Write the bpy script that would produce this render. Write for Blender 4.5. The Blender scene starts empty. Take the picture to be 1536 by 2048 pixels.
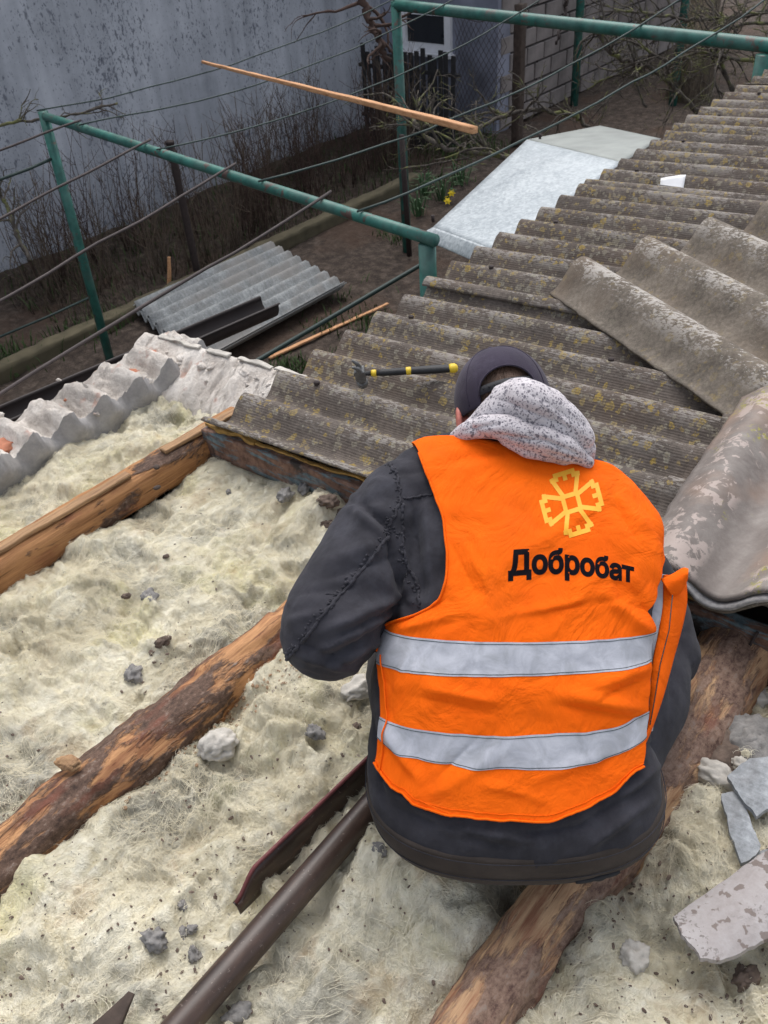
import bpy, bmesh, math, random
import numpy as np
from mathutils import Vector, Matrix
from mathutils.bvhtree import BVHTree
random.seed(7); rng = np.random.default_rng(7)
sc = bpy.context.scene
col = sc.collection

# ------------------------------------------------------------------ camera
# world: x runs along the eaves, y towards the garden, z up; the roof falls 4 degrees towards +y
FPX = 1844.87
CR = np.array([0.61907, -0.78311, -0.05913]); CF = np.array([0.59704, 0.51816, -0.61235])
CF /= np.linalg.norm(CF); CR -= CF*(CR@CF); CR /= np.linalg.norm(CR); CU = np.cross(CR, CF)
SL = 0.07037687
VA = np.array([0, math.cos(SL), -math.sin(SL)]); WA = np.array([0, math.sin(SL), math.cos(SL)])
CAM = 1.55*WA
cam = bpy.data.objects.new('camera', bpy.data.cameras.new('camera')); col.objects.link(cam)
M = Matrix([[*( (CR[i], CU[i], -CF[i], CAM[i]) )] for i in range(3)] + [[0,0,0,1]])
cam.matrix_world = M
cam.data.sensor_fit = 'VERTICAL'; cam.data.sensor_height = 36; cam.data.lens = FPX/2048*36
cam.data.clip_start = 0.05; cam.data.clip_end = 500
cam.data.dof.use_dof = True; cam.data.dof.focus_distance = 1.75; cam.data.dof.aperture_fstop = 14
sc.camera = cam

# ------------------------------------------------------------------ sky, sun, exposure
SUN_EL, SUN_AZ = math.radians(60), math.radians(48)
w = bpy.data.worlds.new('World'); sc.world = w; w.use_nodes = True
nt = w.node_tree; nt.nodes.clear()
sky = nt.nodes.new('ShaderNodeTexSky'); sky.sky_type = 'NISHITA'; sky.sun_disc = False
sky.sun_elevation = SUN_EL; sky.sun_rotation = SUN_AZ; sky.air_density = 1.0; sky.dust_density = 3.0; sky.ozone_density = 2.0
hs = nt.nodes.new('ShaderNodeHueSaturation'); hs.inputs['Saturation'].default_value = 0.35
bg = nt.nodes.new('ShaderNodeBackground'); bg.inputs['Strength'].default_value = 0.15
wo = nt.nodes.new('ShaderNodeOutputWorld')
nt.links.new(sky.outputs[0], hs.inputs['Color']); nt.links.new(hs.outputs[0], bg.inputs[0]); nt.links.new(bg.outputs[0], wo.inputs[0])
sd = bpy.data.lights.new('sun', 'SUN'); sd.energy = 1.2; sd.angle = math.radians(50); sd.color = (1, 0.97, 0.93)
so = bpy.data.objects.new('sun', sd); col.objects.link(so)
# brightest part of the overcast sky: high, beyond the garden
sdir = Vector((math.sin(SUN_AZ)*math.cos(SUN_EL), math.cos(SUN_AZ)*math.cos(SUN_EL), math.sin(SUN_EL)))
so.rotation_euler = sdir.to_track_quat('Z', 'Y').to_euler()
sc.view_settings.view_transform = 'Standard'; sc.view_settings.look = 'None'
sc.view_settings.exposure = 0.66; sc.view_settings.gamma = 1; sc.view_settings.use_curve_mapping = False

# ------------------------------------------------------------------ geometry helpers
def RL(x, v, w_):            # roof coordinates -> world
    x, v, w_ = np.broadcast_arrays(np.asarray(x, float), np.asarray(v, float), np.asarray(w_, float))
    return np.stack([x, v*VA[1] + w_*WA[1], v*VA[2] + w_*WA[2]], -1)
def ray(x, y): return CR*((x-768)/FPX) - CU*((y-1024)/FPX) + CF
def on_w(x, y, w_):          # point of the roof plane at height w_
    q = ray(x, y); return CAM + q*((w_-1.55)/(q@WA))
def on_z(x, y, z): q = ray(x, y); return CAM + q*((z-CAM[2])/q[2])
def on_x(x, y, xx): q = ray(x, y); return CAM + q*((xx-CAM[0])/q[0])
def on_y(x, y, yy): q = ray(x, y); return CAM + q*((yy-CAM[1])/q[1])
def at(x, y, d): return CAM + ray(x, y)*d
def loc_rl(P): P = np.asarray(P); return P[..., 0], P@VA, P@WA
def proj(P):
    q = np.asarray(P)-CAM; d = q@CF
    return FPX*(q@CR)/d+768, -FPX*(q@CU)/d+1024
def _h(i, s):
    i = i.astype(np.uint32)
    x = (i[..., 0]*np.uint32(374761393)) ^ (i[..., 1]*np.uint32(668265263)) ^ (i[..., 2]*np.uint32(2147483647)) ^ np.uint32(s*974711+13)
    x = (x ^ (x >> np.uint32(13)))*np.uint32(1274126177); x = (x ^ (x >> np.uint32(16)))*np.uint32(2246822519); x = x ^ (x >> np.uint32(13))
    return x.astype(np.float64)/4294967295.0*2-1
def vnoise(p, seed=0):
    p = np.asarray(p, float); i = np.floor(p).astype(np.int64); f = p-i; f = f*f*f*(f*(f*6-15)+10)
    out = 0
    for a in (0, 1):
        for b in (0, 1):
            for c in (0, 1):
                wgt = (f[..., 0] if a else 1-f[..., 0])*(f[..., 1] if b else 1-f[..., 1])*(f[..., 2] if c else 1-f[..., 2])
                out = out + wgt*_h(i+np.array([a, b, c]), seed)
    return out
def fbm(p, scale=1.0, octv=4, seed=0, gain=.5):
    p = np.asarray(p, float)*scale; a = 1; s = 0; t = 0
    for k in range(octv):
        s = s + a*vnoise(p + k*17.3, seed+k); t += a; a *= gain; p = p*2.03
    return s/t
def smoothstep(a, b, x): t = np.clip((x-a)/(b-a), 0, 1); return t*t*(3-2*t)

def new_mesh(name, V, F, mat=None, smooth=True):
    me = bpy.data.meshes.new(name)
    V = np.asarray(V, float).reshape(-1, 3)
    if isinstance(F, np.ndarray) and F.ndim == 2:
        n, k = F.shape
        me.vertices.add(len(V)); me.vertices.foreach_set('co', V.ravel())
        me.loops.add(n*k); me.loops.foreach_set('vertex_index', F.ravel().astype(np.int32))
        me.polygons.add(n); me.polygons.foreach_set('loop_start', np.arange(0, n*k, k, dtype=np.int32))
        me.polygons.foreach_set('loop_total', np.full(n, k, np.int32)); me.update(calc_edges=True)
    else:
        me.from_pydata([tuple(v) for v in V], [], [tuple(int(q) for q in f) for f in F])
    me.validate()
    me.polygons.foreach_set('use_smooth', [smooth]*len(me.polygons))
    if mat: me.materials.append(mat)
    return me
def link(name, me, parent=None, org=None):
    o = bpy.data.objects.new(name, me); col.objects.link(o)
    if parent is not None: o.parent = parent
    if org is not None: o.location = tuple(org)
    return o
def tag(o, label=None, cat=None, group=None, kind=None):
    if label: o['label'] = label
    if cat: o['category'] = cat
    if group: o['group'] = group
    if kind: o['kind'] = kind
    return o
def thing(name, loc, label, cat, group=None):
    e = bpy.data.objects.new(name, None); col.objects.link(e); e.location = tuple(loc); e.empty_display_size = .1
    return tag(e, label, cat, group)
def obj(name, V, F, mat, parent=None, org=None, smooth=True):
    V = np.asarray(V, float).reshape(-1, 3)
    if parent is not None:
        q = parent; off = np.zeros(3)
        while q is not None: off = off+np.array(q.location); q = q.parent
        return link(name, new_mesh(name, V-off, F, mat, smooth), parent)
    if org is None: org = (V.min(0)+V.max(0))/2; org[2] = V[:, 2].min()
    org = np.asarray(org, float)
    return link(name, new_mesh(name, V-org, F, mat, smooth), None, org)
def set_wear(o, crest, eave):
    me = o.data; n = len(me.vertices); a = me.color_attributes.new('wear', 'FLOAT_COLOR', 'POINT'); c = np.zeros((n, 4)); c[:, 3] = 1
    k = crest.size; c[:k, 0] = crest.ravel(); c[:k, 1] = np.broadcast_to(eave, crest.shape).ravel()
    if n >= 2*k: c[k:2*k] = c[:k]
    a.data.foreach_set('color', c.astype(np.float32).ravel()); return o
class Geo:                     # collects pieces of one mesh
    def __init__(s): s.V = []; s.F = []; s.n = 0
    def add(s, V, F):
        V = np.asarray(V, float).reshape(-1, 3); s.V.append(V); s.F += [tuple(int(i)+s.n for i in f) for f in F]; s.n += len(V); return s
    def get(s): return np.concatenate(s.V), s.F
def grid_faces(h, w_, wrap=False):
    i = np.arange(h*w_).reshape(h, w_)
    if wrap: i = np.concatenate([i, i[:, :1]], 1)
    return np.stack([i[:-1, :-1], i[:-1, 1:], i[1:, 1:], i[1:, :-1]], -1).reshape(-1, 4)
def slab(P, Q):                # closed sheet between two grids of points, P outside
    h, w_ = P.shape[:2]; n = h*w_
    f1 = grid_faces(h, w_); f2 = f1[:, ::-1]+n
    i = np.arange(n).reshape(h, w_)
    rim = np.concatenate([i[0, :], i[1:, -1], i[-1, -2::-1], i[-2:0:-1, 0]])
    r2 = np.roll(rim, -1)
    f3 = np.stack([r2, rim, rim+n, r2+n], -1)
    return np.concatenate([P.reshape(-1, 3), Q.reshape(-1, 3)]), np.concatenate([f1, f2, f3])
def frame(d):
    d = np.asarray(d, float); d = d/np.linalg.norm(d); a = np.array([0, 0, 1.]) if abs(d[2]) < .9 else np.array([1., 0, 0])
    u = np.cross(a, d); u /= np.linalg.norm(u); return u, np.cross(d, u), d
def tube(pts, rad, seg=10, cap=True, round_=False):
    pts = np.asarray(pts, float); n = len(pts); rad = np.broadcast_to(np.asarray(rad, float), (n,))
    if round_:
        d0 = pts[0]-pts[1]; d0 /= np.linalg.norm(d0); d1 = pts[-1]-pts[-2]; d1 /= np.linalg.norm(d1)
        ks = [.97, .8, .5]
        A = [pts[0]+d0*rad[0]*k for k in ks]; ra = [rad[0]*math.sqrt(1-k*k) for k in ks]
        Bp = [pts[-1]+d1*rad[-1]*k for k in ks[::-1]]; rb = [rad[-1]*math.sqrt(1-k*k) for k in ks[::-1]]
        pts = np.array(A+list(pts)+Bp); rad = np.array(ra+list(rad)+rb); n = len(pts)
    T = np.gradient(pts, axis=0); T /= np.linalg.norm(T, axis=1)[:, None]+1e-12
    u, v, _ = frame(T[0]); R = []
    th = np.linspace(0, 2*np.pi, seg, endpoint=False)
    for k in range(n):
        u = u-T[k]*(u@T[k]); u /= np.linalg.norm(u); v = np.cross(T[k], u)
        R.append(pts[k]+rad[k]*(np.cos(th)[:, None]*u+np.sin(th)[:, None]*v))
    V = np.concatenate(R); F = [tuple(f) for f in grid_faces(n, seg, True)]
    if cap: F += [tuple(range(seg))[::-1], tuple(range((n-1)*seg, n*seg))]
    return V, F
def spline(P, n):
    P = np.asarray(P, float); m = len(P); Q = np.vstack([2*P[0]-P[1], P, 2*P[-1]-P[-2]]); out = []
    for t in np.linspace(0, m-1, n):
        i = min(int(t), m-2); f = t-i; a, b, c, d = Q[i:i+4]
        out.append(.5*((2*b)+(-a+c)*f+(2*a-5*b+4*c-d)*f*f+(-a+3*b-3*c+d)*f**3))
    return np.array(out)
def box(c, ax, ay, az):        # centre and three half-axis vectors
    c, ax, ay, az = (np.asarray(k, float) for k in (c, ax, ay, az))
    V = [c+i*ax+j*ay+k*az for k in (-1, 1) for j in (-1, 1) for i in (-1, 1)]
    return V, [(0, 2, 3, 1), (4, 5, 7, 6), (0, 1, 5, 4), (2, 6, 7, 3), (0, 4, 6, 2), (1, 3, 7, 5)]
def bar(a, b, w_, h, up=(0, 0, 1)):  # box beam between two points
    a = np.asarray(a, float); b = np.asarray(b, float); d = b-a; L = np.linalg.norm(d); d /= L
    s = np.cross(d, np.asarray(up, float)); s /= np.linalg.norm(s); u = np.cross(s, d)
    return box((a+b)/2, d*L/2, s*w_/2, u*h/2)
def rough_slab(a, b, w_, h, up=(0, 0, 1), n=24, amp=.003, seed=0, taper=(1, 1), m=4):  # sawn or split timber with uneven faces
    a = np.asarray(a, float); b = np.asarray(b, float); d = b-a; L = np.linalg.norm(d); d /= L
    s = np.cross(d, np.asarray(up, float)); s /= np.linalg.norm(s); u = np.cross(s, d)
    prof = []
    for k in range(m): prof.append((-.5+k/m, -.5))
    for k in range(m): prof.append((.5, -.5+k/m))
    for k in range(m): prof.append((.5-k/m, .5))
    for k in range(m): prof.append((-.5, .5-k/m))
    prof = np.array(prof); t = np.linspace(0, 1, n); R = []
    for k, tt in enumerate(t):
        tp = taper[0]+(taper[1]-taper[0])*tt
        R.append(a+d*L*tt+prof[:, :1]*w_*tp*s+prof[:, 1:]*h*tp*u)
    V = np.array(R).reshape(-1, 3)
    nn = np.stack([fbm(V*np.array([1, 1, 1])+9*i, 14, 3, seed+i) for i in range(3)], -1)
    V = V+nn*amp; F = [tuple(f[::-1]) for f in grid_faces(n, len(prof), True)]
    k = len(prof); F += [tuple(range(k)), tuple(range((n-1)*k, n*k))[::-1]]
    return V, F
def rock(c, r, sx=(1, 1, .6), seed=0, sub=2, amp=.35, sharp=False):
    bm = bmesh.new(); bmesh.ops.create_icosphere(bm, subdivisions=sub, radius=1)
    V = np.array([v.co for v in bm.verts]); F = [[v.index for v in f.verts] for f in bm.faces]; bm.free()
    n = fbm(V+seed*3.7, 1.3, 3, seed)+.4*fbm(V+seed, 3.5, 2, seed+5)
    V = V*(1+amp*n)[:, None]*np.array(sx)*r
    a = seed*1.7; R = np.array([[math.cos(a), -math.sin(a), 0], [math.sin(a), math.cos(a), 0], [0, 0, 1]])
    return V@R.T+np.asarray(c), F
def remesh(parts, voxel, smooth=6, fac=.5):
    g = Geo()
    for V, F in parts: g.add(V, F)
    V, F = g.get(); me = new_mesh('tmp', V, F); o = link('tmp', me)
    m = o.modifiers.new('r', 'REMESH'); m.mode = 'VOXEL'; m.voxel_size = voxel
    if smooth: s = o.modifiers.new('s', 'SMOOTH'); s.iterations = smooth; s.factor = fac
    dg = bpy.context.evaluated_depsgraph_get(); ev = o.evaluated_get(dg); m2 = ev.to_mesh()
    n = len(m2.vertices); A = np.empty(n*3); m2.vertices.foreach_get('co', A); A = A.reshape(-1, 3)
    nf = len(m2.polygons); L = np.empty(len(m2.loops), np.int32); m2.loops.foreach_get('vertex_index', L)
    tot = np.empty(nf, np.int32); m2.polygons.foreach_get('loop_total', tot)
    if (tot == 4).all(): F2 = L.reshape(-1, 4)
    else:
        st = np.concatenate([[0], np.cumsum(tot)[:-1]]); F2 = [tuple(L[s_:s_+t_]) for s_, t_ in zip(st, tot)]
    N = np.empty(n*3); m2.vertices.foreach_get('normal', N); N = N.reshape(-1, 3).copy()
    ev.to_mesh_clear(); bpy.data.objects.remove(o); bpy.data.meshes.remove(me)
    return A.copy(), F2, N

# ------------------------------------------------------------------ material helpers
class NB:
    def __init__(s, name):
        s.m = bpy.data.materials.new(name); s.m.use_nodes = True; s.t = s.m.node_tree; s.t.nodes.clear()
        s.out = s.t.nodes.new('ShaderNodeOutputMaterial'); s.tc = s.t.nodes.new('ShaderNodeTexCoord').outputs['Object']
    def n(s, typ, **k):
        q = s.t.nodes.new('ShaderNode'+typ)
        for a, b in k.items(): setattr(q, a, b)
        return q
    def put(s, sock, v):
        if hasattr(v, 'is_output'): s.t.links.new(v, sock)
        elif isinstance(v, (tuple, list)) and len(v) == 3 and sock.type == 'RGBA': sock.default_value = (*v, 1)
        else: sock.default_value = v
    def map(s, scale=(1, 1, 1), rot=(0, 0, 0), loc=(0, 0, 0), vec=None):
        q = s.n('Mapping'); s.put(q.inputs['Vector'], vec or s.tc); q.inputs['Scale'].default_value = scale
        q.inputs['Rotation'].default_value = rot; q.inputs['Location'].default_value = loc; return q.outputs[0]
    def noise(s, scale, detail=4, rough=.55, vec=None, dist=0.0, col=False):
        q = s.n('TexNoise'); s.put(q.inputs['Vector'], vec or s.tc); q.inputs['Scale'].default_value = scale
        q.inputs['Detail'].default_value = detail; q.inputs['Roughness'].default_value = rough; q.inputs['Distortion'].default_value = dist
        return q.outputs['Color' if col else 'Fac']
    def voro(s, scale, vec=None, feat='F1', out='Distance', rnd=1.0):
        q = s.n('TexVoronoi', feature=feat); s.put(q.inputs['Vector'], vec or s.tc); q.inputs['Scale'].default_value = scale
        q.inputs['Randomness'].default_value = rnd; return q.outputs[out]
    def wave(s, scale, vec=None, dist=0, detail=2, dirn='X'):
        q = s.n('TexWave', bands_direction=dirn); s.put(q.inputs['Vector'], vec or s.tc); q.inputs['Scale'].default_value = scale
        q.inputs['Distortion'].default_value = dist; q.inputs['Detail'].default_value = detail; return q.outputs['Fac']
    def ramp(s, fac, stops, interp='LINEAR'):
        q = s.n('ValToRGB'); s.put(q.inputs[0], fac); c = q.color_ramp; c.interpolation = interp
        while len(c.elements) < len(stops): c.elements.new(.5)
        for e, (p, v) in zip(c.elements, stops):
            e.position = p; e.color = (*v, 1) if isinstance(v, (tuple, list)) else (v, v, v, 1)
        return q.outputs[0]
    def th(s, fac, a, b): return s.ramp(fac, [(a, 0.0), (b, 1.0)])
    def mix(s, fac, a, b, mode='MIX'):
        q = s.n('Mix', data_type='RGBA', blend_type=mode); s.put(q.inputs[0], fac); s.put(q.inputs[6], a); s.put(q.inputs[7], b); return q.outputs[2]
    def math(s, op, a, b=0.0):
        q = s.n('Math', operation=op); s.put(q.inputs[0], a); s.put(q.inputs[1], b); return q.outputs[0]
    def vadd(s, a, b, k=1.0):
        q = s.n('VectorMath', operation='MULTIPLY_ADD'); s.put(q.inputs[0], b); q.inputs[1].default_value = (k, k, k); s.put(q.inputs[2], a); return q.outputs[0]
    def sep(s, ax, vec=None):
        q = s.n('SeparateXYZ'); s.put(q.inputs[0], vec or s.tc); return q.outputs[ax]
    def bump(s, h, strength=.5, dist=.01, nrm=None):
        q = s.n('Bump'); s.put(q.inputs['Height'], h); q.inputs['Strength'].default_value = strength; q.inputs['Distance'].default_value = dist
        if nrm is not None: s.put(q.inputs['Normal'], nrm)
        return q.outputs[0]
    def done(s, color, rough=.8, nrm=None, metal=0.0, spec=.4, sheen=0, **k):
        b = s.n('BsdfPrincipled'); s.put(b.inputs['Base Color'], color); s.put(b.inputs['Roughness'], rough); s.put(b.inputs['Metallic'], metal)
        b.inputs['Specular IOR Level'].default_value = spec
        if sheen: b.inputs['Sheen Weight'].default_value = sheen
        for a, v in k.items(): s.put(b.inputs[a.replace('_', ' ')], v)
        if nrm is not None: s.put(b.inputs['Normal'], nrm)
        s.t.links.new(b.outputs[0], s.out.inputs[0]); return s.m
def simple(name, c, rough=.7, var=.25, scale=30, bump=.2, metal=0.0, spec=.4, dist=.004):
    b = NB(name); n1 = b.noise(scale, 5); n2 = b.noise(scale*.17, 3)
    k = b.math('ADD', b.math('MULTIPLY', n1, .6), b.math('MULTIPLY', n2, .4))
    cc = b.ramp(k, [(.3, tuple(x*(1-var) for x in c)), (.7, tuple(min(1, x*(1+var)) for x in c))])
    return b.done(cc, rough, b.bump(n1, bump, dist), metal, spec)

def m_wool():
    b = NB('mineral_wool'); p = b.map()
    wv = b.noise(5, 3, .5, p, col=True); pw = b.vadd(p, wv, .10)
    a = b.noise(8, 6, .72, b.map((1, 3, 1), (0, 0, .5), vec=pw), .9); c = b.noise(10, 6, .72, b.map((3, 1, 1), (0, 0, .2), vec=pw), .9)
    f = b.math('MULTIPLY', b.math('ADD', a, c), .5); fine = b.noise(150, 3, .7, b.map((1, 3, 1), (0, 0, .7), vec=pw)); lump = b.noise(22, 5, .65, pw, .5)
    base = b.ramp(b.math('ADD', b.math('MULTIPLY', f, .6), b.math('MULTIPLY', lump, .4)), [(.32, (.56, .48, .33)), (.44, (.78, .71, .52)), (.58, (.92, .87, .71))])
    grey = b.ramp(lump, [(.34, (.19, .18, .15)), (.5, (.36, .345, .29)), (.64, (.58, .55, .46))])
    big = b.noise(3.0, 5, .65, b.map(loc=(.7, .2, 0))); cc = b.mix(b.math('MULTIPLY', b.th(big, .50, .62), .85), base, grey)
    gre = b.noise(4, 4, .6, b.map(loc=(3.3, 1.2, 0))); cc = b.mix(b.math('MULTIPLY', b.th(gre, .54, .68), .5), cc, (.78, .72, .36))
    tan = b.noise(6, 4, .65, b.map(loc=(8, 6, 0))); cc = b.mix(b.math('MULTIPLY', b.th(tan, .58, .68), .45), cc, (.52, .36, .20))
    dirt = b.noise(38, 6, .75, p); dl = b.noise(5, 3, .6, b.map(loc=(9, 2, 1))); cc = b.mix(b.math('MULTIPLY', b.math('MULTIPLY', b.th(dirt, .58, .70), b.th(dl, .44, .58)), .8), cc, (.13, .115, .095))
    h = b.math('ADD', f, b.math('ADD', b.math('MULTIPLY', fine, .25), b.math('MULTIPLY', b.noise(60, 5, .7, pw), .6)))
    return b.done(cc, 1.0, b.bump(h, 1.0, .024), 0, .08, 0)
def m_fibre():
    b = NB('wool_fibre'); n_ = b.noise(3, 3)
    cc = b.ramp(n_, [(.35, (.66, .60, .45)), (.65, (.90, .84, .68))])
    return b.done(cc, .9, None, 0, .15)
def m_slate(name, base=(.155, .142, .132), lichen=1.0, white=.5, ribs=True, crest=.6):
    b = NB(name); p = b.map()
    n1 = b.noise(70, 6, .7); n2 = b.noise(7, 5, .65); n3 = b.noise(2.2, 4, .6, b.map(loc=(5, 1, 2))); st = b.noise(6, 5, .65, b.map((5, .7, 1)))
    lo = tuple(x*.45 for x in base); hi = tuple(x*1.7 for x in base)
    k = b.math('ADD', b.math('MULTIPLY', n1, .4), b.math('ADD', b.math('MULTIPLY', n2, .35), b.math('MULTIPLY', st, .25)))
    cc = b.ramp(k, [(.35, lo), (.51, base), (.66, hi)])
    cc = b.mix(b.math('MULTIPLY', b.th(n3, .46, .62), .7), cc, (base[0]*1.0, base[1]*.90, base[2]*.83), 'MIX')
    at_ = b.n('Attribute', attribute_name='wear'); cr = b.sep('X', at_.outputs['Color']); ev = b.sep('Y', at_.outputs['Color'])
    # worn pale streaks along the crests, where the cement skin has rubbed off
    sp = b.noise(120, 4, .75, b.map((1, .35, 1), loc=(1, 7, 2))); spl = b.noise(8, 4, .65, b.map((1, .5, 1), loc=(2, 2, 8)))
    wk = b.math('MULTIPLY', b.th(b.math('ADD', sp, b.math('MULTIPLY', spl, .9)), .98, 1.12), b.th(cr, .45, .98))
    cc = b.mix(b.math('MULTIPLY', wk, white), cc, (.46, .43, .395))
    cc = b.mix(b.math('MULTIPLY', b.math('MULTIPLY', b.th(sp, .60, .68), b.th(spl, .5, .64)), white*.6), cc, (.42, .39, .36))
    # crust lichen: irregular patches and rings, denser near the eave
    wv = b.noise(55, 3, .6, col=True); pl = b.vadd(p, wv, .035); lz = b.noise(3.2, 3, .6, b.map(loc=(4, 4, 0))); eat = b.noise(150, 4, .75)
    for sc_, thr, r0, seed in ((14, .81, .36, 0), (25, .775, .38, 3), (46, .75, .40, 6)):
        q = b.map(loc=(seed, seed*2, 0), vec=pl); v1 = b.voro(sc_, q); vc = b.voro(sc_, q, out='Color'); rnd = b.sep('X', vc)
        spot = b.ramp(v1, [(.0, .25), (r0*.45, .55), (r0*.8, 1.0), (r0, 0.0)])
        on = b.th(b.math('ADD', b.math('MULTIPLY', rnd, .55), b.math('ADD', b.math('MULTIPLY', lz, 1.3), b.math('MULTIPLY', ev, .16))), thr+.22, thr+.27)
        gate = b.math('MULTIPLY', b.math('MULTIPLY', spot, on), b.th(eat, .34, .54))
        lc = b.ramp(b.sep('Y', vc), [(.15, (.27, .25, .20)), (.42, (.29, .22, .10)), (.62, (.36, .25, .05)), (.8, (.26, .235, .18))])
        cc = b.mix(b.math('MULTIPLY', gate, lichen), cc, lc)
    h = b.math('MULTIPLY', n1, .8)
    if ribs:
        rb = b.wave(52, b.map((1, .06, 0)), 1.6, 2, 'X'); h = b.math('ADD', h, b.math('MULTIPLY', rb, .2)); cc = b.mix(b.math('MULTIPLY', rb, .12), cc, (base[0]*.5, base[1]*.48, base[2]*.46))
    return b.done(cc, .9, b.bump(h, .7, .004), 0, .2)
def m_wood(name, light, dark, knots=True, ax=0, bark=None, barkcol=((.05, .03, .022), (.14, .085, .06)), grain=1.0, barkth=.5):
    b = NB(name); sc_ = [14, 14, 14]; sc_[ax] = 1.2; p = b.map(tuple(sc_))
    sf = [34, 34, 34]; sf[ax] = 1.0; g = b.noise(3.0, 6, .65, p, .4); g2 = b.noise(5, 6, .75, b.map(tuple(sf))); ck = b.noise(2.2, 4, .6, b.map(tuple(sf), loc=(3, 3, 3)))
    cc = b.ramp(b.math('ADD', b.math('MULTIPLY', g, .5), b.math('MULTIPLY', g2, .5)), [(.38, dark), (.53, light), (.66, tuple(min(1, x*1.25) for x in light))])
    cc = b.mix(b.math('MULTIPLY', b.th(ck, .62, .67), .75), cc, tuple(x*.35 for x in dark))
    if knots:
        ks = [5, 5, 5]; ks[ax] = 2.6
        v = b.voro(1.7, b.map(tuple(ks))); cc = b.mix(b.ramp(v, [(.06, 1.0), (.16, 0.0)]), cc, (.10, .035, .018))
    h = b.math('ADD', b.math('MULTIPLY', g2, .6), b.math('MULTIPLY', g, .4))
    if bark is not None:
        bs = [5, 5, 5]; bs[ax] = 1.6
        m1 = b.noise(2.2, 6, .68, b.map(tuple(bs), loc=(2, 5, bark)), .3); m2 = b.th(m1, barkth-.025, barkth+.03)
        bn = b.noise(9, 6, .78, b.map(tuple(bs))); bn2 = b.noise(75, 5, .75)
        bc = b.ramp(b.math('ADD', b.math('MULTIPLY', bn, .5), b.math('MULTIPLY', bn2, .5)), [(.40, barkcol[0]), (.54, barkcol[1]), (.64, (.27, .215, .18))])
        cc = b.mix(m2, cc, bc); h = b.math('ADD', h, b.math('MULTIPLY', m2, b.math('ADD', 1.0, bn2)))
        rs = b.th(b.noise(3, 4, .6, b.map(tuple(bs), loc=(8, 1, bark))), .55, .68)
        cc = b.mix(b.math('MULTIPLY', rs, .6), cc, (.20, .06, .035))
    return b.done(cc, .75, b.bump(h, .6*grain, .006), 0, .3)
def m_mortar():
    b = NB('lime_mortar'); n1 = b.noise(60, 6, .75); n2 = b.noise(9, 5, .65); n3 = b.noise(3, 4, .6)
    k = b.math('ADD', b.math('MULTIPLY', n1, .4), b.math('MULTIPLY', n2, .6))
    cc = b.ramp(k, [(.3, (.32, .275, .24)), (.47, (.60, .545, .49)), (.64, (.84, .79, .73))])
    cc = b.mix(b.math('MULTIPLY', b.th(n3, .5, .64), .55), cc, (.34, .31, .28))
    br = b.noise(11, 3, .6, b.map(loc=(3.1, .4, 7))); cc = b.mix(b.math('MULTIPLY', b.th(br, .62, .70), .65), cc, (.46, .26, .20))
    return b.done(cc, .95, b.bump(b.math('ADD', n1, b.math('MULTIPLY', n2, 1.5)), .9, .011), 0, .15)
def m_render():
    b = NB('cement_render'); n1 = b.noise(35, 6, .7); n2 = b.noise(4, 5, .65)
    cc = b.ramp(b.math('ADD', b.math('MULTIPLY', n1, .35), b.math('MULTIPLY', n2, .65)), [(.33, (.20, .19, .185)), (.5, (.31, .30, .295)), (.68, (.44, .42, .40))])
    return b.done(cc, .95, b.bump(n1, .6, .006), 0, .15)
def m_fabric(name, c, var=.25, weave=900, wear=None, rough=.9, sheen=.3):
    b = NB(name); n1 = b.noise(18, 5, .65); n2 = b.noise(4, 3, .5)
    cc = b.ramp(b.math('ADD', b.math('MULTIPLY', n1, .55), b.math('MULTIPLY', n2, .45)), [(.32, tuple(x*(1-var) for x in c)), (.68, tuple(x*(1+var) for x in c))])
    if wear: cc = b.mix(b.math('MULTIPLY', b.th(b.noise(7, 6, .72, b.map(loc=(1, 3, 3))), .5, .7), .5), cc, wear)
    w1 = b.noise(weave, 2, .5); wr = b.noise(26, 4, .6, dist=.8)
    return b.done(cc, rough, b.bump(b.math('ADD', b.math('MULTIPLY', w1, .12), b.math('MULTIPLY', wr, .5)), .5, .006), 0, .2, sheen)
def m_vest():
    b = NB('orange_vest_cloth'); n1 = b.noise(6, 4, .6); n2 = b.noise(30, 4, .6)
    cc = b.ramp(n1, [(.3, (.84, .115, .003)), (.7, (.92, .145, .004))])
    cc = b.mix(b.math('MULTIPLY', b.th(b.noise(5, 6, .72, b.map(loc=(5, 1, 8))), .54, .72), .22), cc, (.50, .09, .012))
    cr2 = b.noise(9, 4, .55, b.map((1, 1.6, 1), (.5, .3, .8), loc=(4, 1, 2)), 1.2)
    v = b.voro(9, b.vadd(b.map((1, 1.5, .8), (.4, .2, .6)), b.noise(7, 3, .5, col=True), .10), 'SMOOTH_F1')
    h = b.math('ADD', b.math('MULTIPLY', v, .8), b.math('ADD', b.math('MULTIPLY', cr2, .7), b.math('MULTIPLY', n2, .10)))
    h = b.math('ADD', h, b.math('MULTIPLY', b.noise(1100, 1, .5), .03))
    return b.done(cc, .85, b.bump(h, .85, .018), 0, .12, 0)
def m_reflect():
    b = NB('reflective_tape'); n1 = b.noise(22, 5, .65, dist=.8); n2 = b.noise(80, 4, .7)
    cc = b.ramp(n1, [(.35, (.34, .35, .38)), (.5, (.42, .43, .475)), (.65, (.50, .51, .555))])
    cc = b.mix(b.math('MULTIPLY', b.th(n2, .55, .65), .3), cc, (.36, .37, .40))
    r1 = b.noise(12, 4, .6, b.map((1, 1, .5), loc=(1, 2, 3)), 1.0)
    return b.done(cc, .42, b.bump(b.math('ADD', r1, b.math('MULTIPLY', n2, .2)), .35, .004), .1, .4)
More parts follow.
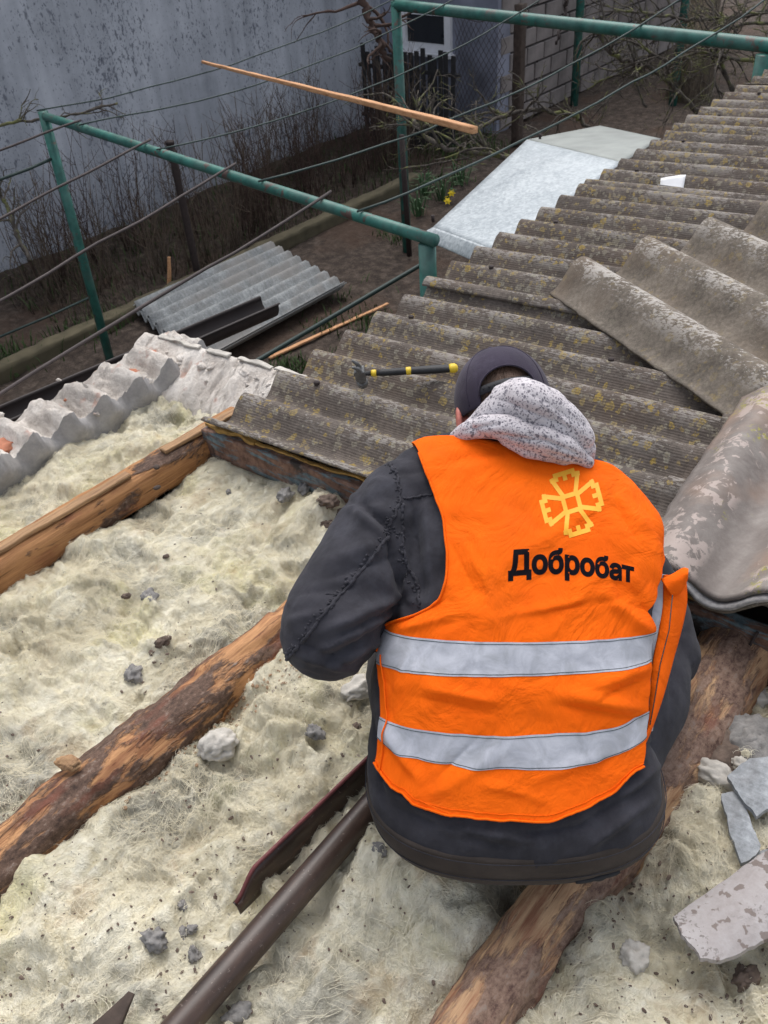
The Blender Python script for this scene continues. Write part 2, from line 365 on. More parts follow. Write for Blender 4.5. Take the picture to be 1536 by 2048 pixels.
def m_hood():
    b = NB('grey_marl_hood'); wv = b.noise(90, 3, .6, col=True); p = b.vadd(b.map(), wv, .010)
    n1 = b.noise(14, 4, .6); cc = b.ramp(n1, [(.3, (.52, .48, .495)), (.7, (.66, .62, .64))]); den = b.noise(10, 3, .6, b.map(loc=(7, 1, 1)))
    for s_, r_, k_ in ((105, .40, .0), (170, .42, .06), (290, .45, .04)):
        v = b.voro(s_, p); vr = b.sep('X', b.voro(s_, p, out='Color'))
        spot = b.math('MULTIPLY', b.ramp(v, [(r_*.6, 1.0), (r_, 0.0)]), b.th(b.math('ADD', vr, b.math('MULTIPLY', den, 1.0)), .98-k_, 1.08-k_)); cc = b.mix(b.math('MULTIPLY', spot, .85), cc, (.13, .12, .145))
    return b.done(cc, .95, b.bump(b.math('ADD', b.noise(700, 2), b.math('MULTIPLY', b.noise(35, 4), 2.0)), .4, .005), 0, .1, .1)
def m_wall():
    b = NB('grey_plaster_wall')
    n1 = b.noise(.7, 5, .6); n2 = b.noise(9, 5, .65); st = b.noise(1.6, 4, .6, b.map((3, 3, .3)))
    k = b.math('ADD', b.math('MULTIPLY', n1, .45), b.math('ADD', b.math('MULTIPLY', n2, .15), b.math('MULTIPLY', st, .4)))
    cc = b.ramp(k, [(.34, (.27, .285, .315)), (.5, (.45, .47, .515)), (.66, (.62, .64, .685))])
    den = b.noise(.55, 3, .6, b.map(loc=(2, 0, 5)))
    for s_, m_, t_, ro in ((13, (1, 1, .42), .665, .35), (27, (1, 1, .5), .625, .5), (55, (1, 1, .6), .64, .2)):
        q = b.noise(s_, 2.5, .55, b.map(m_, (0, ro, 0), loc=(s_, 1, 2))); f = b.th(b.math('ADD', q, b.math('MULTIPLY', b.math('SUBTRACT', den, .5), .45)), t_-.035, t_+.02); cc = b.mix(b.math('MULTIPLY', f, .75), cc, (.125, .135, .165))
    return b.done(cc, .9, b.bump(n2, .3, .01), 0, .15)
def m_soil():
    b = NB('damp_soil'); n1 = b.noise(11, 6, .75); n2 = b.noise(1.0, 4, .6); n3 = b.noise(60, 4, .7)
    cc = b.ramp(n1, [(.33, (.036, .028, .023)), (.5, (.07, .053, .043)), (.68, (.14, .11, .088))])
    cc = b.mix(b.math('MULTIPLY', b.th(n2, .5, .62), .6), cc, (.085, .052, .036))
    cc = b.mix(b.th(n3, .69, .74), cc, (.21, .19, .17))
    return b.done(cc, .95, b.bump(b.math('ADD', n1, b.math('MULTIPLY', n3, .5)), .9, .03), 0, .2)
def m_green_paint():
    b = NB('green_pipe_paint'); n1 = b.noise(12, 5, .65); n2 = b.noise(70, 4, .7)
    cc = b.ramp(n1, [(.35, (.012, .075, .060)), (.65, (.030, .155, .125))])
    cc = b.mix(b.th(b.noise(8, 6, .75, b.map(loc=(1, 2, 5))), .57, .61), cc, (.085, .05, .04)); cc = b.mix(b.math('MULTIPLY', b.th(b.noise(3, 4, .6, b.map(loc=(7, 2, 5))), .5, .65), .4), cc, (.10, .16, .14))
    return b.done(cc, .5, b.bump(n2, .25, .002), 0, .5)
def m_galv():
    b = NB('galvanised_sheet'); v = b.voro(75, b.vadd(b.map(), b.noise(30, 2, .5, col=True), .03), out='Color'); g = b.sep('X', v); n1 = b.noise(3, 5, .65)
    k = b.math('ADD', b.math('MULTIPLY', g, .4), b.math('MULTIPLY', n1, .6))
    cc = b.ramp(k, [(.3, (.29, .325, .345)), (.5, (.37, .405, .425)), (.7, (.45, .485, .50))])
    return b.done(cc, b.ramp(g, [(0, .42), (1, .58)]), b.bump(b.noise(9, 3), .12, .01), .25, .4)
def m_board():
    b = NB('peeling_blue_board'); p = b.map((3, 3, 10)); n1 = b.noise(5, 6, .72, b.map((4, 1.2, 9)), .3); n2 = b.noise(40, 5, .7)
    blue = b.ramp(n2, [(.35, (.08, .115, .13)), (.65, (.18, .235, .255))]); wood = b.ramp(n2, [(.35, (.10, .055, .04)), (.65, (.24, .14, .10))])
    m_ = b.th(n1, .44, .51)
    cc = b.mix(m_, blue, wood); cc = b.mix(b.th(b.noise(7, 5, .7, b.map(loc=(3, 3, 9))), .6, .66), cc, (.05, .04, .035))
    return b.done(cc, .8, b.bump(b.math('ADD', b.math('MULTIPLY', m_, -1.0), n2), .6, .004), 0, .3)
def m_pipe():
    b = NB('brown_coated_steel'); n1 = b.noise(9, 5, .65, b.map((1, 4, 4))); n2 = b.noise(120, 3, .7)
    cc = b.ramp(n1, [(.35, (.032, .020, .015)), (.6, (.070, .042, .031)), (.75, (.14, .085, .058))])
    cc = b.mix(b.math('MULTIPLY', b.th(n2, .64, .7), .5), cc, (.25, .2, .17))
    return b.done(cc, .38, b.bump(n2, .1, .001), 0, .5)
def m_bark(name, c, c2, moss=.5):
    b = NB(name); n1 = b.noise(6, 6, .7, b.map((6, 6, 1.2))); n2 = b.noise(8, 4, .6)
    cc = b.ramp(n1, [(.35, c), (.65, c2)]); cc = b.mix(b.math('MULTIPLY', b.th(n2, .52, .62), moss), cc, (.20, .21, .08))
    return b.done(cc, .95, b.bump(n1, .9, .03), 0, .2)
MW, MF = m_wool(), m_fibre()
M_ROOF = m_slate('weathered_roof_slate', base=(.115, .096, .083), white=.4)
M_LOOSE = m_slate('dusty_loose_slate', base=(.155, .132, .108), lichen=.3, white=.75, ribs=False)
M_FRAG = m_slate('pale_slate', base=(.36, .345, .34), lichen=0.0, white=.6, ribs=False)
M_GSHEET = m_slate('clean_grey_slate', base=(.27, .28, .28), lichen=0, white=.15, ribs=False)
M_PINE = m_wood('orange_pine', (.40, .20, .085), (.20, .085, .032), True, 0, bark=6.0, barkth=.60, grain=1.5)
M_BATTEN = m_wood('pine_batten', (.38, .23, .12), (.18, .10, .055), False, 0, grain=1.4)
M_LATH = m_wood('fresh_pine_lath', (.60, .33, .17), (.42, .19, .08), False, 1)
M_LOG = m_wood('barked_log', (.46, .24, .11), (.24, .10, .045), False, 0, bark=3.0, barkth=.47)
M_LOG3 = m_wood('red_brown_log', (.46, .29, .165), (.26, .11, .06), False, 0, bark=9.0, barkcol=((.09, .05, .04), (.26, .17, .125)), barkth=.52)
M_MORT, M_REND, M_WALL, M_SOIL, M_GREEN, M_GALV, M_BOARD, M_PIPE = m_mortar(), m_render(), m_wall(), m_soil(), m_green_paint(), m_galv(), m_board(), m_pipe()
M_GUT = simple('dark_brown_gutter', (.022, .015, .014), .6, .35, 14, .15)
M_FOAM = simple('yellow_foam', (.38, .22, .06), .8, .4, 60, .8)
M_WHITE = simple('white_lime_flake', (.46, .43, .385), .95, .35, 45, .9)
M_STONE = simple('grey_rubble', (.21, .20, .19), .95, .55, 60, 1.0)
M_STONE2 = simple('brown_rubble', (.13, .095, .075), .95, .6, 60, 1.0)
M_DARKW = simple('rotten_dark_wood', (.06, .042, .033), .85, .5, 25, .8)
M_BRICK = simple('orange_brick', (.42, .17, .10), .9, .25, 50, .6)
M_JACKET = m_fabric('faded_black_jacket', (.034, .033, .040), .45, 900, (.075, .076, .092), .95, .05)
M_JBAND = m_fabric('brown_black_band', (.050, .040, .035), .3, 900, (.078, .064, .056), .95, .05)
M_TROU = m_fabric('black_work_trousers', (.018, .016, .017), .3, 900, (.03, .027, .028), .95, .05)
M_CAP = m_fabric('faded_purple_cap', (.038, .030, .048), .25, 900, (.105, .092, .125), .95, .1)
M_VEST, M_REFL, M_HOOD = m_vest(), m_reflect(), m_hood()
M_SKIN = simple('skin', (.52, .27, .20), .55, .12, 60, .15)
M_EAR = simple('flushed_skin', (.55, .18, .14), .5, .15, 60, .15)
M_HAIR = simple('brown_hair', (.075, .047, .034), .5, .5, 160, .6)
M_GLOVE = m_fabric('grey_work_glove', (.22, .22, .23), .3, 500)
M_SOLE = simple('dirty_sole', (.34, .30, .25), .9, .35, 40, .5)
M_BLACK = simple('black_rubber', (.018, .018, .02), .6, .3, 80, .3)
M_PRINT = simple('black_print', (.008, .007, .010), .9, .2, 80, .1, 0, .05)
M_YPRINT = simple('yellow_print', (.86, .42, .03), .6, .12, 40, .1)
M_YEL = simple('yellow_grip', (.72, .50, .03), .5, .2, 60, .2)
M_STEEL = simple('worn_steel', (.16, .16, .16), .5, .4, 60, .25, .4)
M_PLAST = simple('black_plastic', (.016, .016, .02), .65, .3, 80, .15)
M_WPAINT = simple('white_frame_paint', (.80, .80, .82), .5, .1, 10, .1)
M_GLASSM = NB('dark_window_glass').done((.012, .014, .018), .08, None, 0, .6)
M_PAPER = simple('white_paper', (.75, .75, .76), .8, .06, 15, .1)
M_KERB = simple('mossy_kerb', (.10, .085, .052), .95, .4, 8, .6)
M_WIREG = simple('green_wire', (.022, .042, .038), .6, .3, 30, .2)
M_WIREB = simple('brown_rod', (.055, .042, .04), .7, .35, 30, .3)
M_IRON = simple('rusty_iron', (.035, .024, .022), .75, .4, 30, .4)
M_TWIG = simple('dry_twig', (.12, .09, .065), .9, .35, 12, .3)
M_TWIGR = simple('red_twig', (.07, .042, .033), .9, .35, 12, .3)
M_VINE = m_bark('lichened_vine', (.06, .05, .042), (.16, .14, .12), .85)
M_TRUNK = m_bark('furrowed_bark', (.045, .036, .028), (.14, .11, .08), .3)
M_GRASS = simple('grass_green', (.040, .075, .018), .8, .4, 6, .1)
M_LEAF = simple('daffodil_leaf', (.06, .12, .05), .7, .3, 10, .1)
M_DAFF = simple('daffodil_yellow', (.75, .55, .02), .7, .15, 20, .1)
M_BLOCK = simple('pale_block', (.21, .185, .175), .95, .4, 5, .7)
M_BLOCKM = simple('block_mortar', (.06, .052, .048), .95, .3, 12, .5)
M_PICK = simple('weathered_picket', (.030, .029, .030), .95, .4, 20, .4)
M_PLASTB = simple('blue_grey_plaster', (.20, .21, .26), .95, .6, 2.5, .5)
M_DRY = simple('dry_grass', (.062, .045, .030), .9, .4, 8, .2)

# ================================================================== GROUND AND HOUSES BEHIND
G = -2.05
n = 140
gx = np.concatenate([np.linspace(-25, 1, 12), np.linspace(1.3, 17, n), np.linspace(18, 60, 14)]); gy = np.concatenate([np.linspace(-25, 0, 10), np.linspace(.3, 10, 100), np.linspace(11, 60, 12)])
X, Y = np.meshgrid(gx, gy, indexing='ij'); P = np.stack([X, Y, np.zeros_like(X)], -1)
near = smoothstep(0, 1.5, X)*smoothstep(20, 17, X)*smoothstep(10, 9, Y)*smoothstep(0, .5, Y)
P[..., 2] = G+near*(.035*fbm(P, 1.1, 3, 3)+.03*fbm(P, 5, 3, 4))
tag(obj('ground', P.reshape(-1, 3), grid_faces(*X.shape), M_SOIL, None, (0, 0, G)), kind='structure')

YW, XW = 8.8, 10.7            # long grey wall and the cross wall with the window
hs_ = thing('neighbour_house', (6, YW, G), 'grey speckled plaster house wall with a white framed window near its inner corner', 'house')
obj('wall', *box((2.35, YW+.2, .5), (XW-2.35, 0, 0), (0, .2, 0), (0, 0, 2.7)), M_WALL, hs_, smooth=False)
# cross wall round the window opening
wy = [on_x(803, 60, XW)[1], on_x(905, 60, XW)[1]]; wz = [on_x(860, 103, XW)[2], on_x(860, 12, XW)[2]]
cw = Geo(); yR = 6.95
for (a, b_, c, d) in ((yR, wy[1], G-.15, 3.2), (wy[0], YW+.4, G-.15, 3.2), (wy[1], wy[0], G-.15, wz[0]), (wy[1], wy[0], wz[1], 3.2)):
    cw.add(*box((XW+.15, (a+b_)/2, (c+d)/2), (.15, 0, 0), (0, abs(b_-a)/2, 0), (0, 0, (d-c)/2)))
obj('wall', *cw.get(), M_PLASTB, hs_, smooth=False)
wf = Geo(); yc, zc_ = (wy[0]+wy[1])/2, (wz[0]+wz[1])/2; hw, hh = abs(wy[0]-wy[1])/2, (wz[1]-wz[0])/2
for s in (-1, 1):
    wf.add(*box((XW-.0, yc+s*(hw-.05), zc_), (.05, 0, 0), (0, .048, 0), (0, 0, hh-.002)))
    wf.add(*box((XW+.002, yc, zc_+s*(hh-.05)), (.05, 0, 0), (0, hw-.1, 0), (0, 0, .048)))
win = obj('window', *wf.get(), M_WPAINT, hs_, smooth=False)
obj('pane', *box((XW+.01, yc, zc_), (.008, 0, 0), (0, hw-.1, 0), (0, 0, hh-.1)), M_GLASSM, win, smooth=False)
obj('sill', *box((XW-.05, yc, wz[0]-.02), (.07, 0, 0), (0, hw+.04, 0), (0, 0, .018)), M_WPAINT, win, smooth=False)

bw = thing('block_wall', (13, 6.95, G), 'wall of pale concrete blocks with dark joints running towards the tree', 'wall')
bx0, bx1 = XW+.05, 17.6
obj('mortar_core', *box(((bx0+bx1)/2, 7.14, -.55), ((bx1-bx0)/2, 0, 0), (0, .1, 0), (0, 0, 1.65)), M_BLOCKM, bw, smooth=False)
bm = bmesh.new(); bmesh.ops.create_cube(bm, size=1)
for v in bm.verts: v.co = Vector((v.co.x*.405, v.co.y*.2, v.co.z*.205))
bmesh.ops.bevel(bm, geom=bm.edges[:], offset=.008, segments=1, affect='EDGES')
bme = bpy.data.meshes.new('block'); bm.to_mesh(bme); bm.free(); bme.materials.append(M_BLOCK)
for r_ in range(11):
    for c_ in range(16):
        x = bx0+.22+c_*.427+(r_ % 2)*.21
        if x > bx1-.15: continue
        o = link('block', bme, bw, (x-13, .12-.035+random.uniform(-.009, .009), .12+r_*.225))
        o.rotation_euler = (random.uniform(-.015, .015), 0, random.uniform(-.012, .012)); o.scale = (random.uniform(.97, 1.0), 1, random.uniform(.96, 1))

pf = thing('picket_fence', (9.7, 7.8, G), 'dark weathered picket fence standing below the window', 'fence')
for k in range(17):
    y = 8.35-k*.085; h = 1.12+random.uniform(-.08, .06)+.25*(k > 12)*0
    V, F = bar((9.75+random.uniform(-.015, .015), y, G), (9.75+random.uniform(-.03, .03), y+random.uniform(-.02, .02), G+h), .058, .02, (1, 0, 0))
    obj('picket', V, F, M_PICK, pf, smooth=False)
for z in (.3, .9): obj('rail', *bar((9.79, 8.45, G+z), (9.79, 6.9, G+z), .05, .04), M_PICK, pf, smooth=False)
dp = thing('timber_post', (10.3, 6.6, G), 'black weathered timber post at the corner of the block wall', 'post')
P0 = on_x(1034, 270, 10.4); 
obj('post', *rough_slab((10.4, P0[1], G), (10.42, P0[1]+.01, on_x(1034, 8, 10.4)[2]), .12, .1, (0, 1, 0), 14, .012, 3), M_DARKW, dp)
# chain link: woven wires between the pickets and the black post
cl = thing('chain_link_fence', (10.2, 7.0, G), 'slack chain link fence between the pickets and the black post', 'fence')
g = Geo(); ya, yb = 7.25, P0[1]+.03
for k in range(-14, 16):
    for s in (-1, 1):
        pts = []
        for t in np.linspace(0, 1.1, 9):
            y = ya-(k*.065+ (s*t*.6 if s > 0 else .6-t*.6)); 
            if yb <= y <= ya: pts.append((10.15+.04*math.sin(y*7), y, G+.35+t))
        if len(pts) > 2: g.add(*tube(pts, .0035, 3))
o = obj('wire_mesh', *g.get(), M_IRON, cl); o['kind'] = 'stuff'
obj('top_wire', *tube([(10.15, ya, G+1.47), (10.15, (ya+yb)/2, G+1.42), (10.15, yb, G+1.5)], .005, 5), M_IRON, cl)
for k, (px_, py_, h) in enumerate(((1070, 230, .7), (1048, 240, .5))):
    p = on_z(px_, py_, G); tag(obj('iron_stake', *tube([p, p+[0, 0, h]], .012, 6), M_IRON, None, p), ('thin black iron stake', 'shorter black iron stake')[k]+' leaning by the foot of the block wall', 'stake')

ka, kb = on_z(-60, 790, G), on_z(835, 368, G)
tag(obj('concrete_kerb', *rough_slab(ka+[0, 0, .05], kb+[0, 0, .05], .13, .16, (0, 0, 1), 60, .02, 5), M_KERB, None, ka), 'mossy concrete kerb along the edge of the flower bed', 'kerb')

# ------------------------------------------------------------------ tree and vines
def branch_geo(g, p, d, L, r, depth, seed, droop=0.0, kids=4, jit=.35):
    rr = np.random.default_rng(seed); n_ = 9; pts = [np.array(p, float)]; d = np.array(d, float); d /= np.linalg.norm(d)
    for k in range(n_):
        d = d+rr.normal(0, jit/3, 3)+np.array([0, 0, droop]); d /= np.linalg.norm(d); pts.append(pts[-1]+d*L/n_)
    pts = np.array(pts); rad = r*np.linspace(1, .45, len(pts))*(1+.12*rr.normal(size=len(pts)))
    g.add(*tube(pts, rad, 7 if r > .008 else 4))
    if depth > 0:
        for k in range(kids):
            t = rr.integers(2, n_+1); dd = d+rr.normal(0, .75, 3)
            branch_geo(g, pts[t], dd, L*rr.uniform(.3, .6), max(.0025, rad[t]*.6), depth-1, seed*7+k+1, droop, kids, jit)
tr = thing('tree', on_z(1385, 190, G), 'thick furrowed tree trunk standing beyond the end of the vine trellis', 'tree')
tb = on_z(1378, 195, G); tp = at(1425, -160, 13.2)
pts = spline([tb+[0, 0, -.1], tb+[0.02, 0, .5], tb+(tp-tb)*.5, tp], 26); th_ = np.linspace(0, 2*np.pi, 28, endpoint=False)
V, F = tube(pts, np.interp(np.linspace(0, 1, 26), [0, .15, 1], [.36, .29, .25]), 40)
V = V+.035*fbm(V*np.array([1, 1, .25]), 9, 3, 5)[:, None]*np.array([1, 1, 0])
obj('trunk', V, F, M_TRUNK, tr)
for k, (a, d, L) in enumerate(((.75, (.3, -.6, .8), 2.2), (.9, (-.2, .6, .8), 2.0), (.95, (-.1, -.3, 1), 2.4))):
    g = Geo(); branch_geo(g, tb+(tp-tb)*a, d, L, .11, 2, 40+k); obj('limb', *g.get(), M_TRUNK, tr)
def vine(name, pixpts, r, label, seed, kids=8, klen=.35, cat='vine branch', mat=None, sub=1):
    P_ = spline([at(*q) for q in pixpts], 26); rr = np.random.default_rng(seed)
    P_ = P_+rr.normal(0, r*.35, P_.shape); g = Geo(); rad = r*np.linspace(1, .6, 26)*(1+.15*rr.normal(size=26)); g.add(*tube(P_, rad, 8))
    for k in range(int(kids*1.5)):
        t = int(rr.integers(3, 26)); d = (P_[min(t+1, 25)]-P_[t-1]); d = d/np.linalg.norm(d)+rr.normal(0, .7, 3)+np.array([0, 0, .15])
        branch_geo(g, P_[t], d, klen*rr.uniform(.5, 1.2), r*.45, sub, seed*31+k, -.02, 3, .55)
    V, F = g.get(); return tag(obj(name, V, F, mat or M_VINE, None, P_[0]), label, cat, 'bare vine branches on the trellis wires')
vine('vine_branch', [(1235, 318, 6.4), (1060, 318, 6.6), (935, 305, 6.7), (860, 280, 6.8), (830, 240, 6.9), (800, 225, 7.0)], .024, 'lichened bare vine branch lying across behind the bright metal sheet', 3, 16, .5, sub=2)
vine('vine_branch', [(1178, 258, 7.2), (1150, 232, 7.2), (1100, 222, 7.2), (1040, 222, 7.2), (990, 240, 7.1), (950, 262, 7.0)], .020, 'mossy bare vine branch arching up to the end of the long lath', 4, 14, .4, sub=2)
vine('vine_branch', [(1395, 225, 8.8), (1340, 165, 8.6), (1290, 130, 8.4), (1230, 112, 8.2), (1190, 60, 8.1)], .026, 'lichened bare vine branch climbing in front of the tree trunk', 5, 16, .5, sub=2)
vine('vine_branch', [(1470, 190, 8.3), (1440, 120, 8.2), (1425, 70, 8.1), (1480, 50, 8.0), (1560, 45, 7.9)], .022, 'grey bare vine branch hanging over the far top rail at the right', 6, 18, .5, sub=2)
vine('vine_branch', [(1560, 20, 8.2), (1420, 40, 8.3), (1320, 30, 8.3), (1230, 20, 8.4)], .018, 'thin bare vine branch tangled along the top right of the rail', 8, 18, .5, sub=2)
vine('vine_branch', [(-30, 262, 6.8), (30, 245, 6.8), (85, 238, 6.7), (150, 228, 6.7), (235, 205, 6.7)], .012, 'thin bare vine shoot passing over the corner of the near trellis', 9, 7, .28)
vine('vine_branch', [(60, 520, 8.0), (30, 460, 8.0), (12, 410, 8.0), (0, 390, 8.0)], .022, 'dark bare vine stem beside the left edge by the speckled wall', 10, 5, .3)
vine('vine_branch', [(722, -20, 8.4), (740, 40, 8.5), (756, 80, 8.5), (775, 125, 8.6)], .04, 'smooth brown sapling stem crossing in front of the wall corner', 11, 5, .5, mat=M_TWIGR)
vine('vine_branch', [(1133, -10, 7.4), (1130, 30, 7.4), (1120, 60, 7.4), (1113, 88, 7.4)], .018, 'short black vine stub hanging from the far top rail', 12, 2, .15, mat=M_IRON, sub=0)
vine('vine_branch', [(1290, 215, 8.5), (1275, 175, 8.5), (1262, 152, 8.5), (1225, 190, 8.4), (1200, 215, 8.4)], .012, 'small pale twiggy vine shoot drooping beside the tree trunk', 13, 8, .3)

vine('vine_branch', [(1580, 130, 7.9), (1480, 120, 8.0), (1400, 105, 8.1), (1330, 118, 8.2), (1250, 70, 8.3)], .016, 'grey bare vine branch sagging level with the rail near the right border', 21, 16, .55, sub=2)
vine('vine_branch', [(1600, 70, 7.6), (1520, 95, 7.6), (1460, 85, 7.7), (1430, 140, 7.7), (1440, 210, 7.8)], .014, 'forked bare vine branch dipping towards the far roof corner', 23, 14, .5, sub=2)
# bare shoots and weeds along the long wall
ORD = ('first from the left', 'second from the left', 'third from the left', 'fourth from the left', 'last')
for k in range(24):
    x = 4.3+k*.235+random.uniform(-.1, .1); y = 8.3-random.uniform(0, 1.2); g = Geo()
    for j in range(24):
        rr = random.Random(k*100+j); a = rr.uniform(0, 6.28); h = rr.uniform(.35, 1.35); b0 = np.array([x+rr.uniform(-.16, .16), y+rr.uniform(-.16, .16), G])
        top = b0+np.array([math.cos(a)*.25*h*rr.uniform(.2, 1.3), math.sin(a)*.2*h, h]); mid = (b0+top)/2+np.array([rr.uniform(-.07, .07), rr.uniform(-.07, .07), .08])
        pts = spline([b0, mid, top], 7); g.add(*tube(pts, np.linspace(.005, .002, 7), 4))
        for q in range(rr.randint(1, 4)):
            t = rr.randint(2, 5); d = np.array([rr.uniform(-1, 1), rr.uniform(-1, 1), rr.uniform(.2, 1.2)]); g.add(*tube(spline([pts[t], pts[t]+d*.09, pts[t]+d*.2+[0, 0, .03]], 4), [.003, .0026, .002, .0014], 3))
    where = 'at the wall\'s left end' if k < 7 else ('below the wall\'s middle' if k < 15 else 'near the house corner')
    V, F = g.get(); tag(obj('bare_shrub', V, F, (M_TWIG, M_TWIGR)[k % 2], None, (x, y, G)), 'leafless %s shrub of thin upright shoots, %s %s' % (('tan', 'reddish')[k % 2], ORD[(k if k < 7 else k-7 if k < 15 else k-15)//2], where), 'shrub', 'bare shrubs along the grey wall')
def blades(area, nb, h, wd, seed, flat=.6):
    rr = np.random.default_rng(seed); V = []; F = []; i = 0
    for k in range(nb):
        x, y = area(rr); a = rr.uniform(0, 6.28); hh_ = h*rr.uniform(.4, 1.2); lean = rr.uniform(.1, flat)*hh_; z = G+.01
        c, s = math.cos(a), math.sin(a); px_, py_ = -s*wd/2, c*wd/2
        V += [(x-px_, y-py_, z), (x+px_, y+py_, z), (x+c*lean*.4+px_*.8, y+s*lean*.4+py_*.8, z+hh_*.6), (x+c*lean*.4-px_*.8, y+s*lean*.4-py_*.8, z+hh_*.6), (x+c*lean, y+s*lean, z+hh_)]
        F += [(i, i+1, i+2, i+3), (i+3, i+2, i+4)]; i += 5
    return V, F
def spot(px_, py_, r):
    c = on_z(px_, py_, G); return lambda rr: (c[0]+rr.normal(0, r), c[1]+rr.normal(0, r*.7))
def band(rr):
    x = rr.uniform(4, 10.2); return x, rr.uniform(6.8, 8.7)
o = obj('dry_grass', *blades(band, 5000, .15, .006, 21, 1.8), M_DRY, None, (6, 8, G), False); tag(o, 'matted dry stalks and leaf litter covering the bed along the wall', kind='stuff')
o = obj('grass', *blades(band, 1500, .12, .010, 22, 1.2), M_GRASS, None, (6, 8, G), False); tag(o, 'short green weeds growing through the dry bed', kind='stuff')
g = Geo()
for k, (a, b_, r_, nb) in enumerate(((600, 745, .13, 120), (650, 660, .1, 70), (740, 655, .16, 120), (690, 600, .05, 20), (575, 735, .1, 80), (640, 740, .14, 100), (800, 480, .1, 70), (770, 470, .1, 30), (25, 725, .25, 200), (200, 660, .2, 140), (930, 300, .35, 320), (860, 370, .25, 160), (700, 620, .3, 50))):
    g.add(*blades(spot(a, b_, r_), nb, .075 if k not in (8, 9, 10) else .14, .012, 50+k, 1.0))
tag(obj('grass', *g.get(), M_GRASS, None, (6, 6, G), False), 'small tufts of green grass dotted over the bare soil', kind='stuff')
for k, (a, b_, fl) in enumerate(((885, 400, [(903, 386), (895, 402)]), (850, 392, []), (920, 372, []), (835, 430, []))):
    c = on_z(a, b_, G); g = Geo(); rr = random.Random(k)
    for j in range(26):
        ang = rr.uniform(0, 6.28); h = rr.uniform(.16, .34); le = rr.uniform(.05, .2); s = np.array([math.cos(ang), math.sin(ang), 0]); t = np.array([-s[1], s[0], 0])*.009
        b0 = c+s*rr.uniform(0, .09); m1 = b0+s*le*.4+[0, 0, h*.7]; e_ = b0+s*le+[0, 0, h*(1 if le < .12 else .7)]
        g.add([b0-t, b0+t, m1+t, m1-t, e_], [(0, 1, 2, 3), (3, 2, 4)])
    d = thing('daffodil_clump', c, ('clump of daffodil leaves with two yellow flowers beside the metal sheet', 'flowerless leafy clump left of the daffodil in bloom', 'flowerless leafy clump right behind the daffodil in bloom', 'flowerless leafy clump nearest the end of the kerb')[k], 'plant')
    obj('foliage', *g.get(), M_LEAF, d, smooth=False)
    for (fx, fy) in fl:
        p = at(fx, fy, float((c+[0, 0, .3]-CAM)@CF)); gg = Geo()
        for q in range(6):
            a6 = q*math.pi/3; e1 = CR*math.cos(a6)+CU*math.sin(a6); e2 = -CR*math.sin(a6)+CU*math.cos(a6)
            gg.add([p, p+e1*.022+e2*.013, p+e1*.045, p+e1*.022-e2*.013], [(0, 1, 2, 3)])
        gg.add(*tube([p, p-CF*.03], [.011, .016], 8)); gg.add(*tube([p+[0, 0, -.02], c+[0, 0, .02]], .004, 4))
        obj('flower', *gg.get(), M_DAFF, d, smooth=False)
# ------------------------------------------------------------------ vine trellis of green pipe
tl = thing('vine_trellis', (5, 4.5, G), 'green painted pipe trellis with slack wires beside the roof', 'trellis')
r1a, r1b = on_z(88, 232, -.1), on_z(848, 474, -.1); r2a, r2b = on_z(792, 10, .12), on_z(1545, 92, .12)
obj('top_rail', *tube(np.array([r1a+(r1b-r1a)*t for t in np.linspace(-.004, 1.02, 12)]), .030, 14), M_GREEN, tl)
obj('top_rail', *tube(np.array([r2a+(r2b-r2a)*t for t in np.linspace(-.004, 1.1, 12)]), .045, 14), M_GREEN, tl)
def post(px_, py_, top, z=G, r_=.03):
    b0 = on_z(px_, py_, z); obj('post', *tube([[b0[0], b0[1], G-.1], [b0[0], b0[1], top]], r_, 12), M_GREEN, tl)
b0 = r1a; obj('post', *tube([[b0[0], b0[1], G-.1], [b0[0], b0[1], -.07]], .036, 12), M_GREEN, tl)
e1 = r1b+(r1b-r1a)*.005; obj('post', *tube([[e1[0], e1[1], G-.1], [e1[0], e1[1], -.13]], .042, 12), M_GREEN, tl)
b0 = r2a; obj('post', *tube([[b0[0], b0[1], G-.1], [b0[0], b0[1], .15]], .045, 12), M_GREEN, tl)
b0 = on_z(1530, 96, .12); obj('post', *tube([[b0[0], b0[1], G-.1], [b0[0], b0[1], .08]], .05, 12), M_GREEN, tl)
for a in (1148, 1345):
    b0 = on_z(a, 210, G); obj('post', *tube([[b0[0], b0[1], G-.1], [b0[0], b0[1], 1.2]], .055, 12), M_GREEN, tl)
def on_rail(a, b_, px_):
    ts = np.linspace(-.1, 1.2, 400); q = np.array([proj(a+(b_-a)*t)[0] for t in ts]); return a+(b_-a)*ts[np.argmin(abs(q-px_))]
for a, b_, sag, rr in ((86, 790, .10, .0055), (170, 890, .12, .0055), (325, 1042, .12, .0055), (530, 1285, .1, .0065), (725, 1432, .06, .0065)):
    A, B = on_rail(r1a, r1b, a)+[0, 0, .035], on_rail(r2a, r2b, b_)+[0, 0, .05]
    t = np.linspace(-.01, 1.25, 24)[:, None]; pts = A+(B-A)*t+np.array([0, 0, -1])*sag*4*t*np.clip(1-t, -.2, 1)
    pts = pts+.006*vnoise(pts*3)[:, None]; obj('wire', *tube(pts, rr, 5), M_WIREG, tl)
for a, lx, ly in ((160, 0, 300), (295, 0, 437), (460, 0, 602), (645, 0, 790)):
    A = on_rail(r1a, r1b, a)+[0, 0, .038]; B = on_z(lx, ly, A[2]-.02); d = B-A
    pts = A+d*np.linspace(-.04, 1.8, 20)[:, None]; pts = pts+.006*vnoise(pts*2.5)[:, None]; obj('wire', *tube(pts, .0075, 6), M_WIREB, tl)
